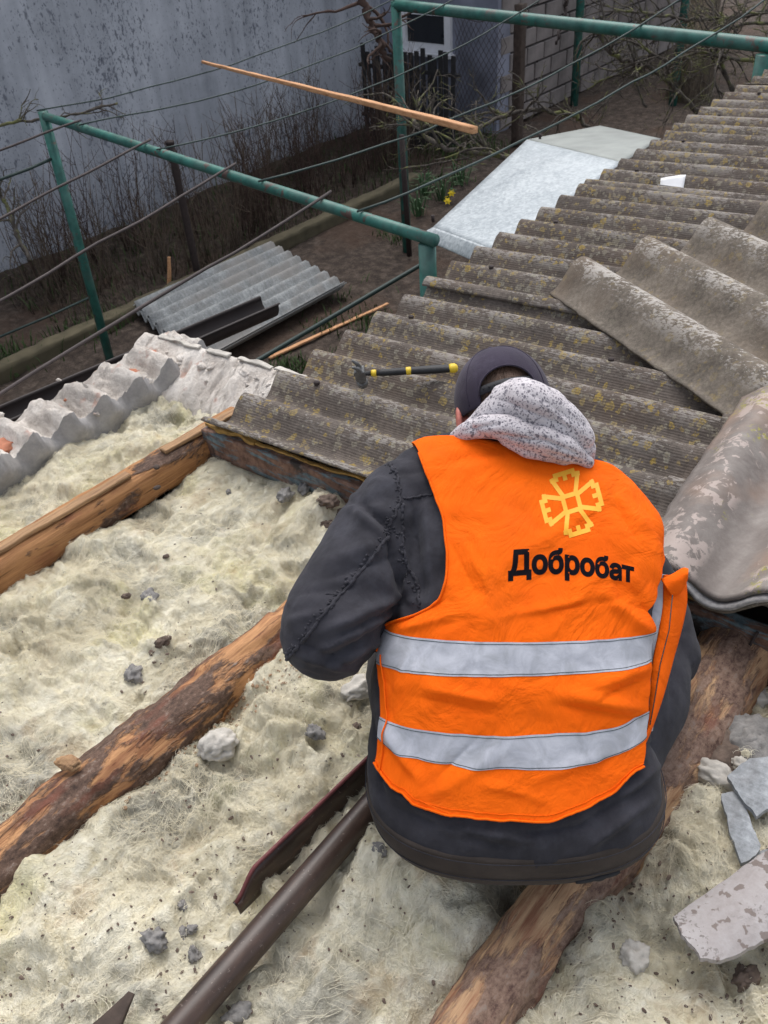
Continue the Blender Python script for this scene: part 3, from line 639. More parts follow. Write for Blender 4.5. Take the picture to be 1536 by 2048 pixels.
pz = on_x(100, 312, r1a[0]); A = np.array([r1a[0], r1a[1], pz[2]]); B = on_z(0, 357, A[2]-.02); obj('wire', *tube([A, (A+B)/2+[0, 0, -.01], A+(B-A)*1.8], .011, 6), M_WIREG, tl)
pz = on_z(190, 590, -1.75); B = on_z(0, 672, -1.78); obj('wire', *tube([pz, (pz+B)/2+[0, 0, -.01], pz+(B-pz)*1.8], .010, 6), M_WIREG, tl)
A = on_z(850, 525, -.6); B = on_z(500, 730, -.75); obj('wire', *tube(np.array([A+(B-A)*t for t in np.linspace(-.02, 1.3, 16)]), .013, 8), M_WIREG, tl)
b0 = on_z(398, 560, G); b1 = on_y(340, 288, b0[1])
ik = thing('iron_stake', b0, 'dark rusty iron pipe stake in the bed behind the near green rail', 'stake')
obj('shaft', *tube(np.array([b0+(b1-b0)*t for t in np.linspace(-.03, 1, 8)]), .034, 12), M_IRON, ik); obj('cap', *tube([b1, b1+[0, 0, .025]], .042, 12), M_IRON, ik)
b0 = on_z(819, 512, G); b1 = on_y(803, 270, b0[1]); tag(obj('iron_stake', *tube([b0, b1], .026, 8), M_IRON, None, b0), 'dark iron stake tied to the foot of the far green post', 'stake')
# ------------------------------------------------------------------ laths, sheets on the ground
def lath(a, b_, w_, h, label, seed, tp=(1, .8), up=(0, 0, 1)):
    tag(obj('wooden_lath', *rough_slab(a, b_, w_, h, up, 30, .004, seed, tp), M_LATH, None, (np.array(a)+b_)/2), label, 'lath', 'split wooden laths')
lath(on_z(405, 124, .0), on_z(950, 260, .02), .034, .03, 'long pale lath lying across the trellis wires', 3, (.6, 1.2))
a, b_ = on_z(538, 716, G+.03), on_z(776, 607, G+.03); lath(a, b_, .055, .02, 'orange split lath lying on bare soil under the wire', 4, (.8, .5))
a = on_z(339, 585, G+.02); lath(a, on_y(338, 514, a[1]), .035, .02, 'short orange lath standing upright behind the grey sheets', 5, (1, .8), (0, 1, 0))
def ground_sheet(dz, du, label, nm):
    z = -1.92+dz; c = [on_z(*p, -1.93) for p in ((270, 612), (543, 490), (690, 572), (398, 732))]
    c = [np.array([q[0]+du, q[1]-du*.3, z]) for q in c]; s = np.linspace(0, 1, 90); t = np.linspace(0, 1, 14)
    S, T = np.meshgrid(s, t, indexing='ij'); S, T = S[..., None], T[..., None]
    P = (c[0]*(1-S)+c[3]*S)*(1-T)+(c[1]*(1-S)+c[2]*S)*T
    wv = .034*np.cos(2*np.pi*S[..., 0]*8); P[..., 2] += wv; Q = P.copy(); Q[..., 2] -= .009
    tag(obj('corrugated_sheet', *slab(P, Q), M_GSHEET, None, (c[0]+c[2])/2), label, 'roofing sheet', 'clean grey sheets stacked on the soil')
ground_sheet(0, 0, 'clean grey corrugated sheet on top of the stack in the yard', 0)
ground_sheet(-.014, .02, 'second clean grey corrugated sheet of the yard stack, edge just showing', 1)
ground_sheet(-.028, -.015, 'third clean grey corrugated sheet of the yard stack, near the soil', 2)
for k, t in enumerate((.2, .8)):
    q0 = on_z(270, 612, -1.93)*(1-t)+on_z(543, 490, -1.93)*t; q1 = on_z(405, 702, -1.93)*(1-t)+on_z(690, 572, -1.93)*t; q0[2] = q1[2] = G+.01
    # timber bearers under the stack
    tag(obj('timber_bearer', *bar(q0+(q1-q0)*.08, q0+(q1-q0)*.92, .07, .06), M_DARKW, None), ('rotten timber bearer under the near end of the sheet stack', 'rotten timber bearer under the far end of the sheet stack')[k], 'timber')
# ================================================================== THE OUTBUILDING AND ITS ROOF
PW, AW, WC = .1786, .031, .129          # wave pitch, amplitude, mid height of the roof sheets
ob = thing('outbuilding', (1.2, 3.0, G), 'low outbuilding with broken lime mortar along its stripped wall tops', 'building')
# eave wall with the wavy imprint of the removed sheets
humps = np.array([loc_rl(on_w(*p, .13))[0] for p in ((85, 803), (152, 767), (217, 734), (278, 700))]); HP = np.polyfit(np.arange(4), humps, 1)
def hwave(x): return np.cos(2*np.pi*(x-HP[1])/HP[0])
xs = np.arange(-.6, 2.02, .006); prof = [(2.715, -.14), (2.705, -.06), (2.70, -.02), (2.70, .0), (2.695, .02), (2.69, .04), (2.69, .06)]+[(2.69+.02*k, None) for k in range(1, 16)]+[(3.02, .05), (3.06, .0), (3.08, -.05), (3.08, -.3), (3.08, -1.0), (3.08, G+.1)]
P = np.zeros((len(xs), len(prof), 3))
for j, (v, w_) in enumerate(prof):
    if w_ is None:
        u_ = (v-2.69)/.3; wv = hwave(xs+.03*fbm(np.stack([xs*3, xs*0+v*3, xs*0], -1)))
        ww = .098+.030*wv*(1-.2*u_)+.018*np.sin(np.pi*np.clip(u_*.8+.1, 0, 1))-.05*smoothstep(.7, 1.0, u_)
        vv = v-.018*wv*(1-u_)
    elif w_ > -.03: ww = w_+0*xs+(.012*hwave(xs)*(w_/.06) if w_ > 0 else 0); vv = v-.018*hwave(xs)*(max(w_, 0)/.06)
    else: ww = w_+0*xs; vv = v+0*xs
    P[:, j] = RL(xs, vv, ww)
Nn = fbm(P, 11, 5, 8, .6); N2 = fbm(P, 45, 3, 9); top = np.array([0 if (w_ is not None and w_ < -.3) else (1.0 if w_ is None else .5) for v, w_ in prof])
R2 = 1-2*np.abs(fbm(P, 20, 3, 11)); ch = smoothstep(.12, .3, fbm(P+4, 26, 3, 14)); P[..., 2] += (.024*Nn+.013*N2+.010*R2-.012*ch)*top-.004*(top > .9); P[..., 1] -= (.014*Nn+.006*N2)*top
k = 7
obj('eave_wall_face', P[:, :k+1].reshape(-1, 3), grid_faces(len(xs), k+1), M_REND, ob)
obj('mortar_ridge', P[:, k:].reshape(-1, 3), grid_faces(len(xs), P.shape[1]-k), M_MORT, ob)
for c, r_, sd_ in (((300, 716), .05, 1), ((255, 752), .05, 2), ((160, 797), .05, 3), ((8, 895), .045, 4), ((92, 838), .03, 5)):
    p = on_w(*c, .088); V, F = rock(p, r_, (1.1, .8, .42), sd_, 3, .55); obj('brick', V, F, M_BRICK, ob)
rr = np.random.default_rng(12)
for k in range(16):
    x = rr.uniform(-.1, 1.95); e_ = rr.random(); v = 2.70+.03*rr.random() if e_ < .55 else rr.uniform(2.74, 3.0); wz_ = .096+.026*math.cos(2*math.pi*(x-HP[1])/HP[0])+.018*math.sin(math.pi*min(1, max(0, (v-2.69)/.3*.8+.1)))-(.012 if e_ < .55 else .004)
    r_ = rr.uniform(.008, .018); V, F = rock(RL(x, v-.018*math.cos(2*math.pi*(x-HP[1])/HP[0])*(e_ < .55), wz_), r_, (1.3, .8, .5), k, 3, .6); V = V+(.25*r_*fbm(V, 120, 3, k))[:, None]*WA; obj('mortar_chunk', V, F, M_MORT, ob)
for k in range(26):
    x, v = rr.uniform(1.78, 1.93), rr.uniform(2.2, 2.95); r_ = rr.uniform(.008, .024); V, F = rock(RL(x, v, (x-1.77)*.68+.004), r_, (1.2, .9, .5), k+70, 3, .6); V = V+(.25*r_*fbm(V, 120, 3, k))[:, None]*WA; obj('mortar_chunk', V, F, M_MORT, ob)
# gable wall top: from the wool up to the white outer edge
vs = np.arange(1.75, 3.0, .006); gp = [(1.72, -.14), (1.75, -.03), (1.77, .0), (1.80, .022), (1.83, .045), (1.86, .065), (1.885, .085), (1.905, .10), (1.925, .115), (1.945, .125), (1.965, .13), (1.975, .125), (1.98, .1), (1.985, -.05), (1.985, -.6), (1.985, G+.1)]
P = np.zeros((len(vs), len(gp), 3))
for j, (x, w_) in enumerate(gp): P[:, j] = RL(x+0*vs, vs, w_+0*vs)
Nn = fbm(P+3, 10, 5, 18, .62); N2 = fbm(P, 50, 3, 19); top = np.array([.4, 1, 1.2, 1.4, 1.5, 1.4, 1, .7, .5, .35, .2, .2, .2, .1, 0, 0])
crk = np.abs(fbm(P+9, 6, 3, 30)); R2 = 1-2*np.abs(fbm(P, 17, 4, 31)); P[..., 2] += (.024*Nn+.010*N2+.010*R2)*top-.02*smoothstep(.03, .0, crk)*(top > .3)
obj('gable_wall', P.reshape(-1, 3), grid_faces(len(vs), len(gp)), M_MORT, ob)
for a, b_ in ((2.12, 2.26), (2.28, 2.45), (2.5, 2.62), (2.66, 2.90)):
    t = np.linspace(a, b_, 20); g = Geo(); V, F = rough_slab(RL(1.962, a, .137), RL(1.962, b_, .137), .022, .006, (0, 0, 1), 30, .009, int(a*50)); obj('lime_flake', V, F, M_WHITE, ob)
# low side wall under the narrower roof
obj('side_wall', *box(RL(4.6, 1.98, -.0)+[0, 0, -1.0], (2.62, 0, 0), (0, .1, 0), (0, 0, 1.06)), M_REND, ob, smooth=False)
obj('ceiling', *box(RL(.6, 1.0, -.17), (1.38, 0, 0), VA*1.95, WA*.02), M_DARKW, ob, smooth=False)
obj('ceiling', *box(RL(4.6, .55, -.17), (2.60, 0, 0), VA*1.42, WA*.02), M_DARKW, ob, smooth=False)

# ------------------------------------------------------------------ corrugated roof
def sheet_geo(x0, x1, xc, v0, v1, lift0, lift1, seed, thick=.0065, pitch=PW, amp=AW, ragged=.004):
    nu = int((x1-x0)/pitch*22); nv = 46; u = np.linspace(x0, x1, nu); v = np.linspace(v0, v1, nv); U, V = np.meshgrid(u, v, indexing='ij')
    q = np.stack([U, V, U*0+seed], -1)
    lift = lift0+(lift1-lift0)*(V-v0)/(v1-v0)
    Wv = WC+amp*np.cos(2*np.pi*(U-xc)/pitch)+lift+.0025*fbm(q, 3, 3, seed)+.0008*fbm(q, 40, 2, seed)
    ends = np.zeros(nv); ends[0] = 1; ends[-1] = 1
    V2 = V+ragged*fbm(q, 30, 3, seed+2)*ends[None]; edge = np.zeros(nu); edge[0] = 1; edge[-1] = 1
    U2 = U+ragged*.7*fbm(q, 25, 3, seed+4)*edge[:, None]
    P = RL(U2, V2, Wv); slope = -amp*2*np.pi/pitch*np.sin(2*np.pi*(U-xc)/pitch)
    nrm = np.stack([-slope, 0*U, 0*U+1], -1); nrm /= np.linalg.norm(nrm, axis=-1, keepdims=True)
    Q = P-thick*(nrm[..., :1]*np.array([1, 0, 0])+nrm[..., 2:]*WA)
    return slab(P, Q), np.cos(2*np.pi*(U-xc)/pitch)*.5+.5, smoothstep(1.2, 2.2, V)
def nail_row(me_, pts, par):
    for p_ in pts: link('roofing_nail', me_, par, p_-np.array(par.location))
V, F = tube([np.array([0, 0, -.03]), np.array([0, 0, .001]), np.array([0, 0, .003]), np.array([0, 0, .006])], [.004, .011, .010, .004], 8); NAIL = new_mesh('roofing_nail', V, F, M_IRON)
rf = thing('slate_roof', RL(1.6, 2.2, .1), 'weathered corrugated slate roof spotted with ochre lichen', 'roof')
def roof_sheet(*a):
    g_, c_, e_ = sheet_geo(*a); set_wear(obj('slate_sheet', *g_, M_ROOF, rf), c_, e_)
S1 = [(1.555, 2.86, 1.745, 2.20, .45, 0, .0), (2.765, 4.13, 2.802, 2.215, .45, .010, .010), (4.06, 5.08, 4.101, 2.205, .45, .018, .018), (5.0, 6.15, 5.12, 2.22, .45, .026, .026), (6.05, 7.6, 6.22, 2.2, .45, .033, .033)]
for k, (x0, x1, xc, v0, v1, l0, l1) in enumerate(S1): roof_sheet(x0, x1, xc, v0, v1, l0, l1, k+1)
for k, (x0, x1, xc, v0, v1, l0, l1) in enumerate(S1): roof_sheet(x0+.02, x1+.02, xc, .79+.02*(k % 2), -.85, l0+.012, l1+.02, k+11)
for k, (x0, x1, xc, v0, v1, l0, l1) in enumerate(S1):
    nail_row(NAIL, [RL(xc+j*PW+.012*math.sin(j*5+k), vv+.015*math.cos(j*3+k), WC+AW+l0+.003) for j in (1, 4) for vv in (2.03, 1.22) if xc+j*PW < x1-.05], rf)
obj('purlin', *bar(RL(1.66, 2.05, .04), RL(7.4, 2.05, .04), .06, .1, WA), M_DARKW, rf)
obj('purlin', *bar(RL(1.66, 1.2, .05), RL(7.4, 1.2, .05), .06, .09, WA), M_DARKW, rf)
obj('purlin', *bar(RL(1.66, .3, .05), RL(7.4, .3, .05), .06, .09, WA), M_DARKW, rf)

# painted verge board carrying the sheet edge
vb = thing('verge_board', RL(1.6, 1.4, .04), 'peeling blue painted board under the near edge of the slate roof', 'board')
obj('board', *rough_slab(RL(1.585, 2.235, .052), RL(1.575, -.6, .052), .10, .03, (1, 0, 0), 90, .003, 4, m=6), M_BOARD, vb)
for (a, b_, w_) in ((2.23, 2.0, .112), (2.0, 1.78, .108), (1.78, 1.50, .11), (.72, .5, .112), (.40, .20, .112)):
    V, F = rough_slab(RL(1.592, a, w_-.002), RL(1.594, b_, w_-.002), *((.024, .012) if a > 2.1 else (.012, .006)), WA, 40, .016 if a > 2.1 else .010, int(a*90)); obj('foam_bead', V, F, M_FOAM, vb)
obj('plank', *rough_slab(RL(1.555, .70, -.045), RL(1.555, -.6, -.045), .095, .03, (1, 0, 0), 40, .006, 6), M_DARKW, vb)
V, F = rough_slab(RL(1.53, .62, -.075), RL(1.52, .30, -.085), .05, .03, WA, 40, .02, 9); obj('lime_flake', V, F, M_WHITE, vb)
V, F = bar(RL(1.562, .415, .10), RL(1.550, .435, .02), .006, .006, (0, 1, 0)); obj('nail', V, F, M_IRON, vb)

# galvanised metal canopy beside the eave
cn = thing('metal_canopy', RL(4.2, 2.8, 0), 'bright folded galvanised metal sheet projecting from the eave', 'metal sheet')
c4 = [on_w(866, 454, .0), on_w(1054, 279, .0), on_w(1246, 325, .085), on_w(990, 500, .085)]
lip = [on_w(834, 472, -.05), on_w(944, 520, -.0)]; far = [on_w(1200, 251, -.08), on_w(1322, 277, .02)]
def plate(q, name, mat, nu=24, nv=16, seed=0):
    q = [np.asarray(a) for a in q]; S, T = np.meshgrid(np.linspace(0, 1, nu), np.linspace(0, 1, nv), indexing='ij'); S, T = S[..., None], T[..., None]
    P = (q[0]*(1-S)+q[1]*S)*(1-T)+(q[3]*(1-S)+q[2]*S)*T; P[..., 2] += .006*fbm(P, 3, 3, seed)*np.sin(np.pi*S[..., 0])*np.sin(np.pi*T[..., 0])
    Q = P.copy(); Q[..., 2] -= .003; V, F = slab(P, Q); n_ = np.cross(q[1]-q[0], q[3]-q[0])
    return V, (F if n_[2] > 0 else F[:, ::-1])
obj('top_panel', *plate([c4[0], c4[1], c4[2], c4[3]], 'p', None, seed=1), M_GALV, cn)
obj('front_lip', *plate([lip[0], c4[0], c4[3], lip[1]], 'p', None, 8, 12, 2), M_GALV, cn)
b2 = simple('dull_zinc', (.25, .265, .25), .6, .2, 9, .15, .35); obj('rear_panel', *plate([c4[1], far[0], far[1], c4[2]], 'p', None, 14, 14, 3), b2, cn)
for (a, b_) in ((866, 440), (1128, 327), (1150, 344), (1080, 276), (1214, 304)):
    p = on_w(a, b_, .0)+WA*.02; V, F = tube([p-WA*.03, p+WA*.004], [.008, .010], 8); obj('rivet', V, F, M_IRON, cn)
obj('bracket', *bar(RL(3.7, 2.05, -.02), on_w(1000, 440, -.03), .03, .03, WA), M_IRON, cn)

# white paper lying on the roof
pc = [(1322, 348), (1372, 349), (1362, 369), (1316, 366)]
q = [on_w(*p, .185) for p in pc]; S, T = np.meshgrid(np.linspace(0, 1, 8), np.linspace(0, 1, 12), indexing='ij'); S, T = S[..., None], T[..., None]
P = (q[0]*(1-S)+q[1]*S)*(1-T)+(q[3]*(1-S)+q[2]*S)*T
x_, v_, _ = loc_rl(P); P = RL(x_, v_, WC+.018+AW*np.cos(2*np.pi*(x_-4.101)/PW)+.006+.003*fbm(P, 20, 2)); Q = P-WA*.0012
tag(obj('paper_sheet', *slab(P, Q), M_PAPER, None), 'small white paper label lying on the slate roof', 'paper')

# gutter along the stripped eave: half round trough
def trough(a, b_, r_, seed, n_=40, arc=(math.pi, 2*math.pi), lipd=.012, up=WA, twist=0):
    a = np.asarray(a); b_ = np.asarray(b_); d = b_-a; L = np.linalg.norm(d); d /= L; s = np.cross(d, up); s /= np.linalg.norm(s); u = np.cross(s, d)
    th_ = np.linspace(arc[0], arc[1], 22); pr = [(r_*math.cos(t), r_*math.sin(t)) for t in th_]
    lipc = [(-r_-.008*(1-math.cos(t)), .006+.010*math.sin(t)) for t in np.linspace(2.6, 0, 6)]; rip = [(r_+.008*(1-math.cos(t)), .006+.010*math.sin(t)) for t in np.linspace(0, 2.6, 6)]
    pr = lipc+pr+rip; P = np.zeros((n_, len(pr), 3)); Q = P.copy()
    for i, t in enumerate(np.linspace(0, 1, n_)):
        c = a+d*L*t
        for j, (m_, h) in enumerate(pr): P[i, j] = c+s*m_+u*h; Q[i, j] = c+s*m_*1.0+u*h-(s*m_*.04+u*h*.04)*0+(u*-.0022)
    P += .0025*fbm(P, 2, 3, seed)[..., None]*u; Q += .0025*fbm(Q, 2, 3, seed)[..., None]*u
    return slab(Q, P)
tag(obj('roof_gutter', *trough(RL(.4, 3.40, -.03), RL(2.70, 3.06, -.045), .066, 3), M_GUT, None), 'long dark brown half round gutter along the broken mortar wall', 'gutter')

# ------------------------------------------------------------------ loose sheets on the roof
def loose(name, org, ax, ed, L, Wd, pitch, amp, phase, thick, mat, label, seed, cat='roofing sheet', bend=0.0, clip=None, group=None, nv=60, rag=.006):
    org, ax, ed = (np.asarray(k, float) for k in (org, ax, ed)); ax = ax/np.linalg.norm(ax); ed = ed-ax*(ed@ax); ed /= np.linalg.norm(ed); nn = np.cross(ed, ax); nn *= np.sign(nn[2])
    nu = max(12, int(Wd/pitch*24)); U, V = np.meshgrid(np.linspace(0, Wd, nu), np.linspace(0, L, nv), indexing='ij'); q = np.stack([U, V, U*0+seed], -1)
    h = amp*np.cos(2*np.pi*(U-phase)/pitch)+.003*fbm(q, 4, 3, seed)+.001*fbm(q, 40, 2, seed)+bend*np.sin(np.pi*V/L)
    e1 = np.zeros_like(U); e1[:, 0] = 1; e1[:, -1] = 1; e2 = np.zeros_like(U); e2[0] = 1; e2[-1] = 1
    V2 = V+rag*fbm(q, 28, 3, seed+1)*e1; U2 = U+rag*fbm(q, 22, 3, seed+3)*e2
    if clip is not None: U2, V2 = clip(U2, V2)
    P = org+U2[..., None]*ed+V2[..., None]*ax+h[..., None]*nn
    sl = -amp*2*np.pi/pitch*np.sin(2*np.pi*(U-phase)/pitch); nv_ = (-sl[..., None]*ed+nn)/np.sqrt(1+sl**2)[..., None]
    V_, F_ = slab(P, P-thick*nv_); c = np.cross(P[1, 0]-P[0, 0], P[0, 1]-P[0, 0])@nn
    return tag(set_wear(obj(name, V_, F_ if c > 0 else F_[:, ::-1], mat, None), np.cos(2*np.pi*(U-phase)/pitch)*.5+.5, 0*U), label, cat, group)
A = on_w(1098, 560, .225); al = -ray(-40, -200); al /= np.linalg.norm(al)
ed = on_w(1502, 410, .27)-A
loose('slate_sheet', A, al, ed, 1.85, 1.28, .272, .052, .135, .008, M_LOOSE, 'big loose corrugated sheet lying askew on top of the roof at the right', 31)
# stacked pieces at the lower right, waves running towards the ridge
cax = ray(2350, -500); cax = cax/np.linalg.norm(cax)
O2 = on_w(1352, 1150, .225); side = np.cross(cax, WA)
b = NB('stained_pale_slate'); n1 = b.noise(50, 5, .7); n2 = b.noise(6, 5, .65); n4 = b.noise(2.5, 4, .6, b.map(loc=(2, 7, 1)))
cc = b.ramp(b.math('ADD', b.math('MULTIPLY', n1, .3), b.math('MULTIPLY', n2, .7)), [(.33, (.115, .095, .085)), (.5, (.17, .145, .13)), (.66, (.235, .21, .19))])
cc = b.mix(b.math('MULTIPLY', b.th(n4, .50, .64), .6), cc, (.30, .19, .13))
at_ = b.n('Attribute', attribute_name='wear'); cr = b.sep('X', at_.outputs['Color'])
pz = b.noise(34, 5, .62, dist=.6); pl = b.noise(7, 4, .65, b.map(loc=(3, 1, 7)))
lace = b.math('MULTIPLY', b.th(b.math('ADD', pz, b.math('MULTIPLY', b.math('SUBTRACT', pl, .5), .7)), .515, .56), b.th(cr, .35, .6))
cc = b.mix(b.math('MULTIPLY', lace, .6), cc, (.47, .385, .345))
ms = b.math('MULTIPLY', b.th(b.noise(70, 4, .75), .54, .60), b.th(b.noise(5, 3, .6, b.map(loc=(1, 1, 9))), .56, .62)); cc = b.mix(ms, cc, (.28, .26, .05))
M_STAIN = b.done(cc, .62, b.bump(n1, .4, .004), 0, .35)
loose('slate_sheet', O2-side*.11, cax, side, .92, .62, .225, .031, .085, .009, M_STAIN, 'stained pale cracked sheet with peeling patches, on top of the short stack behind the vest', 41, group='short stack of loose sheets')
loose('slate_sheet', O2-side*.045-WA*.016-cax*.012, cax, side, .85, .55, .225, .031, .02, .008, M_FRAG, 'clean edged pale sheet lying under the stained cracked sheet', 42, group='short stack of loose sheets')
loose('slate_sheet', O2-side*.05-WA*.028-cax*.004, cax, side, .85, .55, .225, .031, .025, .008, M_LOOSE, 'bottom sheet of the short stack, just above the blue board', 43, group='short stack of loose sheets')

# ------------------------------------------------------------------ logs
def log(name, pts, r_, mat, label, seed, flat=None, amp=.010, cat='log'):
    pts = spline(pts, 120); th_ = np.linspace(0, 2*np.pi, 40, endpoint=False); T = np.gradient(pts, axis=0); T /= np.linalg.norm(T, axis=1)[:, None]
    V = []
    for k in range(len(pts)):
        s = np.cross(T[k], WA); s /= np.linalg.norm(s); u = np.cross(s, T[k]); rr = np.interp(k/len(pts), np.linspace(0, 1, len(r_)), r_)
        if flat is None: V.append(pts[k]+rr*(np.cos(th_)[:, None]*s+np.sin(th_)[:, None]*u))
        else:
            e = flat; V.append(pts[k]+rr*(np.sign(np.cos(th_))*np.abs(np.cos(th_))**e)[:, None]*s+rr*(np.sign(np.sin(th_))*np.abs(np.sin(th_))**e)[:, None]*u)
    V = np.array(V); q = V*np.array([.35, 1, 1])
    n_ = fbm(q, 22, 4, seed, .55); n2 = fbm(V*np.array([.5, 1, 1]), 60, 3, seed+3); patch = smoothstep(-.02, .05, fbm(q, 9, 3, seed+6))
    ctr = pts[:, None]; d = V-ctr; d /= np.linalg.norm(d, axis=-1, keepdims=True)
    V = V+d*(amp*n_+.45*amp*n2+amp*.8*patch)[..., None]
    F = [tuple(f[::-1]) for f in grid_faces(120, 40, True)]; F += [tuple(range(40)), tuple(range(119*40, 120*40))[::-1]]
    o = obj(name, V.reshape(-1, 3), F, mat, None, pts[len(pts)//2]); return tag(o, label, cat, 'roof timbers bedded in the insulation')
l1 = log('roof_timber', [RL(-.4, 2.290, .018), RL(.8, 2.296, .018), RL(1.76, 2.268, .018)], [.060, .060, .056], M_PINE, 'orange squared pine timber with knots and a batten on its far edge', 61, .62, .004, 'timber')
off = np.array(l1.location)
for (a, b_, sd_) in (((-150, 1185), (257, 948), 1), ((326, 902), (492, 812), 2)):
    p0, p1 = on_w(a[0], a[1], .085), on_w(b_[0], b_[1], .085); V, F = rough_slab(p0, p1, .034, .012, WA, 50, .004, sd_); o = obj('batten', V, F, M_BATTEN, l1)
for (a, b_) in ((313, 934), (314, 975)):
    p = on_w(a, b_, .078 if a == 313 else .06); V, F = rock(p, .011, (1.2, .9, .5), a, 2, .15); obj('knot', V, F, M_DARKW, l1)
log('roof_log', [RL(-.5, 1.395, .0), RL(.3, 1.425, .0), RL(.75, 1.41, .002), RL(1.15, 1.40, .0), RL(1.62, 1.40, -.01)], [.068, .066, .064, .060, .060], M_LOG, 'half barked log running in under the man\'s bent left arm', 62, None, .012)
log('roof_log', [RL(-.3, .50, -.02), RL(.35, .485, -.01), RL(.8, .485, -.01), RL(1.1, .455, -.012), RL(1.58, .46, -.02)], [.054, .053, .052, .066, .09], M_LOG3, 'reddish brown peeled log passing beneath the squatting man', 63, None, .010)

# ------------------------------------------------------------------ mineral wool between the timbers
G2 = [(*loc_rl(on_w(*p, 0))[:2], r_, h) for p, r_, h in (((560, 1405), .14, .075), ((640, 1330), .09, .035), ((850, 1810), .12, .10), ((790, 1700), .1, .03), ((640, 1045), .085, .05), ((500, 1000), .12, .01), ((215, 1640), .12, .03), ((60, 1740), .06, .05), ((330, 1700), .09, -.035), ((430, 1790), .06, -.03), ((1010, 1790), .05, -.06), ((640, 1790), .05, -.03), ((1200, 1850), .12, .03), ((1000, 1990), .06, .02), ((1280, 1800), .07, -.05), ((420, 860), .08, .02), ((250, 930), .14, .03), ((700, 1560), .1, .02), ((20, 1235), .05, -.04), ((1420, 1640), .15, .03), ((1400, 1750), .06, .03))]
def wool_h(x, v, v0, v1):
    t = np.clip((v-v0)/(v1-v0), 0, 1); q = np.stack([x, v, 0*x], -1)
    w1 = np.stack([fbm(q+5, 4, 3, 71), fbm(q+9, 4, 3, 72), 0*x], -1); qw = q+.07*w1
    h = -.070+.085*(1-np.abs(2*t-1)**10)
    big = np.abs(fbm(qw*np.array([.85, 1.25, 1]), 5.2, 3, 74)); mid = np.abs(fbm(qw+.03*w1+7, 12, 3, 75)); sm = np.abs(fbm(qw+.02*w1+3, 30, 2, 77)); tear = smoothstep(.34, .50, fbm(q+31, 7, 3, 78))
    h = h+.020*fbm(qw, 4.5, 3, 73)+.058*(big-.18)+.024*(mid-.18)+.014*(sm-.2)+.006*fbm(qw*np.array([1, 1.6, 1]), 60, 3, 79)-.028*tear+.013*smoothstep(-.015, .035, fbm(qw+50, 4.2, 3, 91))+.009*smoothstep(-.01, .03, fbm(qw+60, 8.5, 3, 92))-.010
    for (a, b_, r_, hh_) in G2: h = h+hh_*np.exp(-((x-a)**2+(v-b_)**2)/(r_*r_))
    return h-.02
bays = [((-.5, 1.80), (2.328, 2.74), 'grey green wool filling the strip between the mortar wall and the squared pine timber', 0),
        ((-.5, 1.72), (1.445, 2.262), 'broad cream wool bed between the squared pine timber and the half barked log', 1),
        ((-.5, 1.68), (.515, 1.372), 'lumpy cream wool bed with the brown gutter lying on it', 2),
        ((-.5, 1.60), (-.75, .455), 'yellowish torn wool bed on the right with broken slate on it', 3)]
for (x0, x1), (v0, v1), lab, k in bays:
    st = .0055; U, V = np.meshgrid(np.arange(x0, x1, st), np.arange(v0-.02, v1+.02, st), indexing='ij'); P = RL(U, V, wool_h(U, V, v0-.03, v1+.03))
    o = obj('mineral_wool', P.reshape(-1, 3), grid_faces(*U.shape), MW, None, RL((x0+x1)/2, (v0+v1)/2, 0)); tag(o, lab, 'insulation', 'mineral wool insulation in the stripped roof')
    # loose fibres combed over the surface
    nt_ = int(420*(x1-max(x0, -.1))*(v1-v0)); tc_ = np.stack([rng.uniform(max(x0, -.1), x1, nt_), rng.uniform(v0, v1, nt_)], -1); ta = rng.uniform(0, 6.283, nt_); tcurl = rng.normal(0, .10, nt_); tr_ = rng.uniform(.006, .045, nt_)
    kt_ = np.where(vnoise(np.stack([tc_[:, 0]*3.5, tc_[:, 1]*3.5, 0*ta+k], -1), 5) > -.05, 40, 8); nf = int(kt_.sum()); m = 8; ti = np.repeat(np.arange(nt_), kt_); X = np.zeros((nf, m)); Vv = np.zeros((nf, m)); spread = rng.normal(0, 1, (nf, 2))*tr_[ti][:, None]
    X[:, 0] = tc_[ti, 0]+spread[:, 0]; Vv[:, 0] = tc_[ti, 1]+spread[:, 1]; loose_ = rng.random(nf) < .3; stp = rng.uniform(.003, .012, nf)*rng.choice([.6, 1, 1.5], nf); a = ta[ti]+rng.normal(0, .18, nf); a[loose_] = rng.uniform(0, 6.283, loose_.sum()); turn = tcurl[ti]+rng.normal(0, .07, nf)
    for i in range(1, m):
        q = np.stack([X[:, i-1], Vv[:, i-1], 0*X[:, 0]], -1); a = a+turn+.5*vnoise(q*9, 81+k)
        X[:, i] = X[:, i-1]+np.cos(a)*stp; Vv[:, i] = Vv[:, i-1]+np.sin(a)*stp
    hh_ = wool_h(X, Vv, v0-.03, v1+.03)+.0015+rng.uniform(0, .007, nf)[:, None]*np.sin(np.linspace(0, np.pi, m))[None]+(rng.random(nf) < .06)[:, None]*np.linspace(0, .012, m)[None]
    pts = RL(X, Vv, hh_)-np.array(o.location); hc = bpy.data.hair_curves.new('wool_fibres'); hc.add_curves([m]*nf)
    hc.attributes['position'].data.foreach_set('vector', pts.astype(np.float32).ravel())
    ra = hc.attributes.get('radius') or hc.attributes.new('radius', 'FLOAT', 'POINT'); ra.data.foreach_set('value', np.tile(np.linspace(.00034, .00012, m), nf).astype(np.float32))
    hc.materials.append(MF); ho = bpy.data.objects.new('wool_fibres', hc); col.objects.link(ho); ho.parent = o; ho['kind'] = 'stuff'
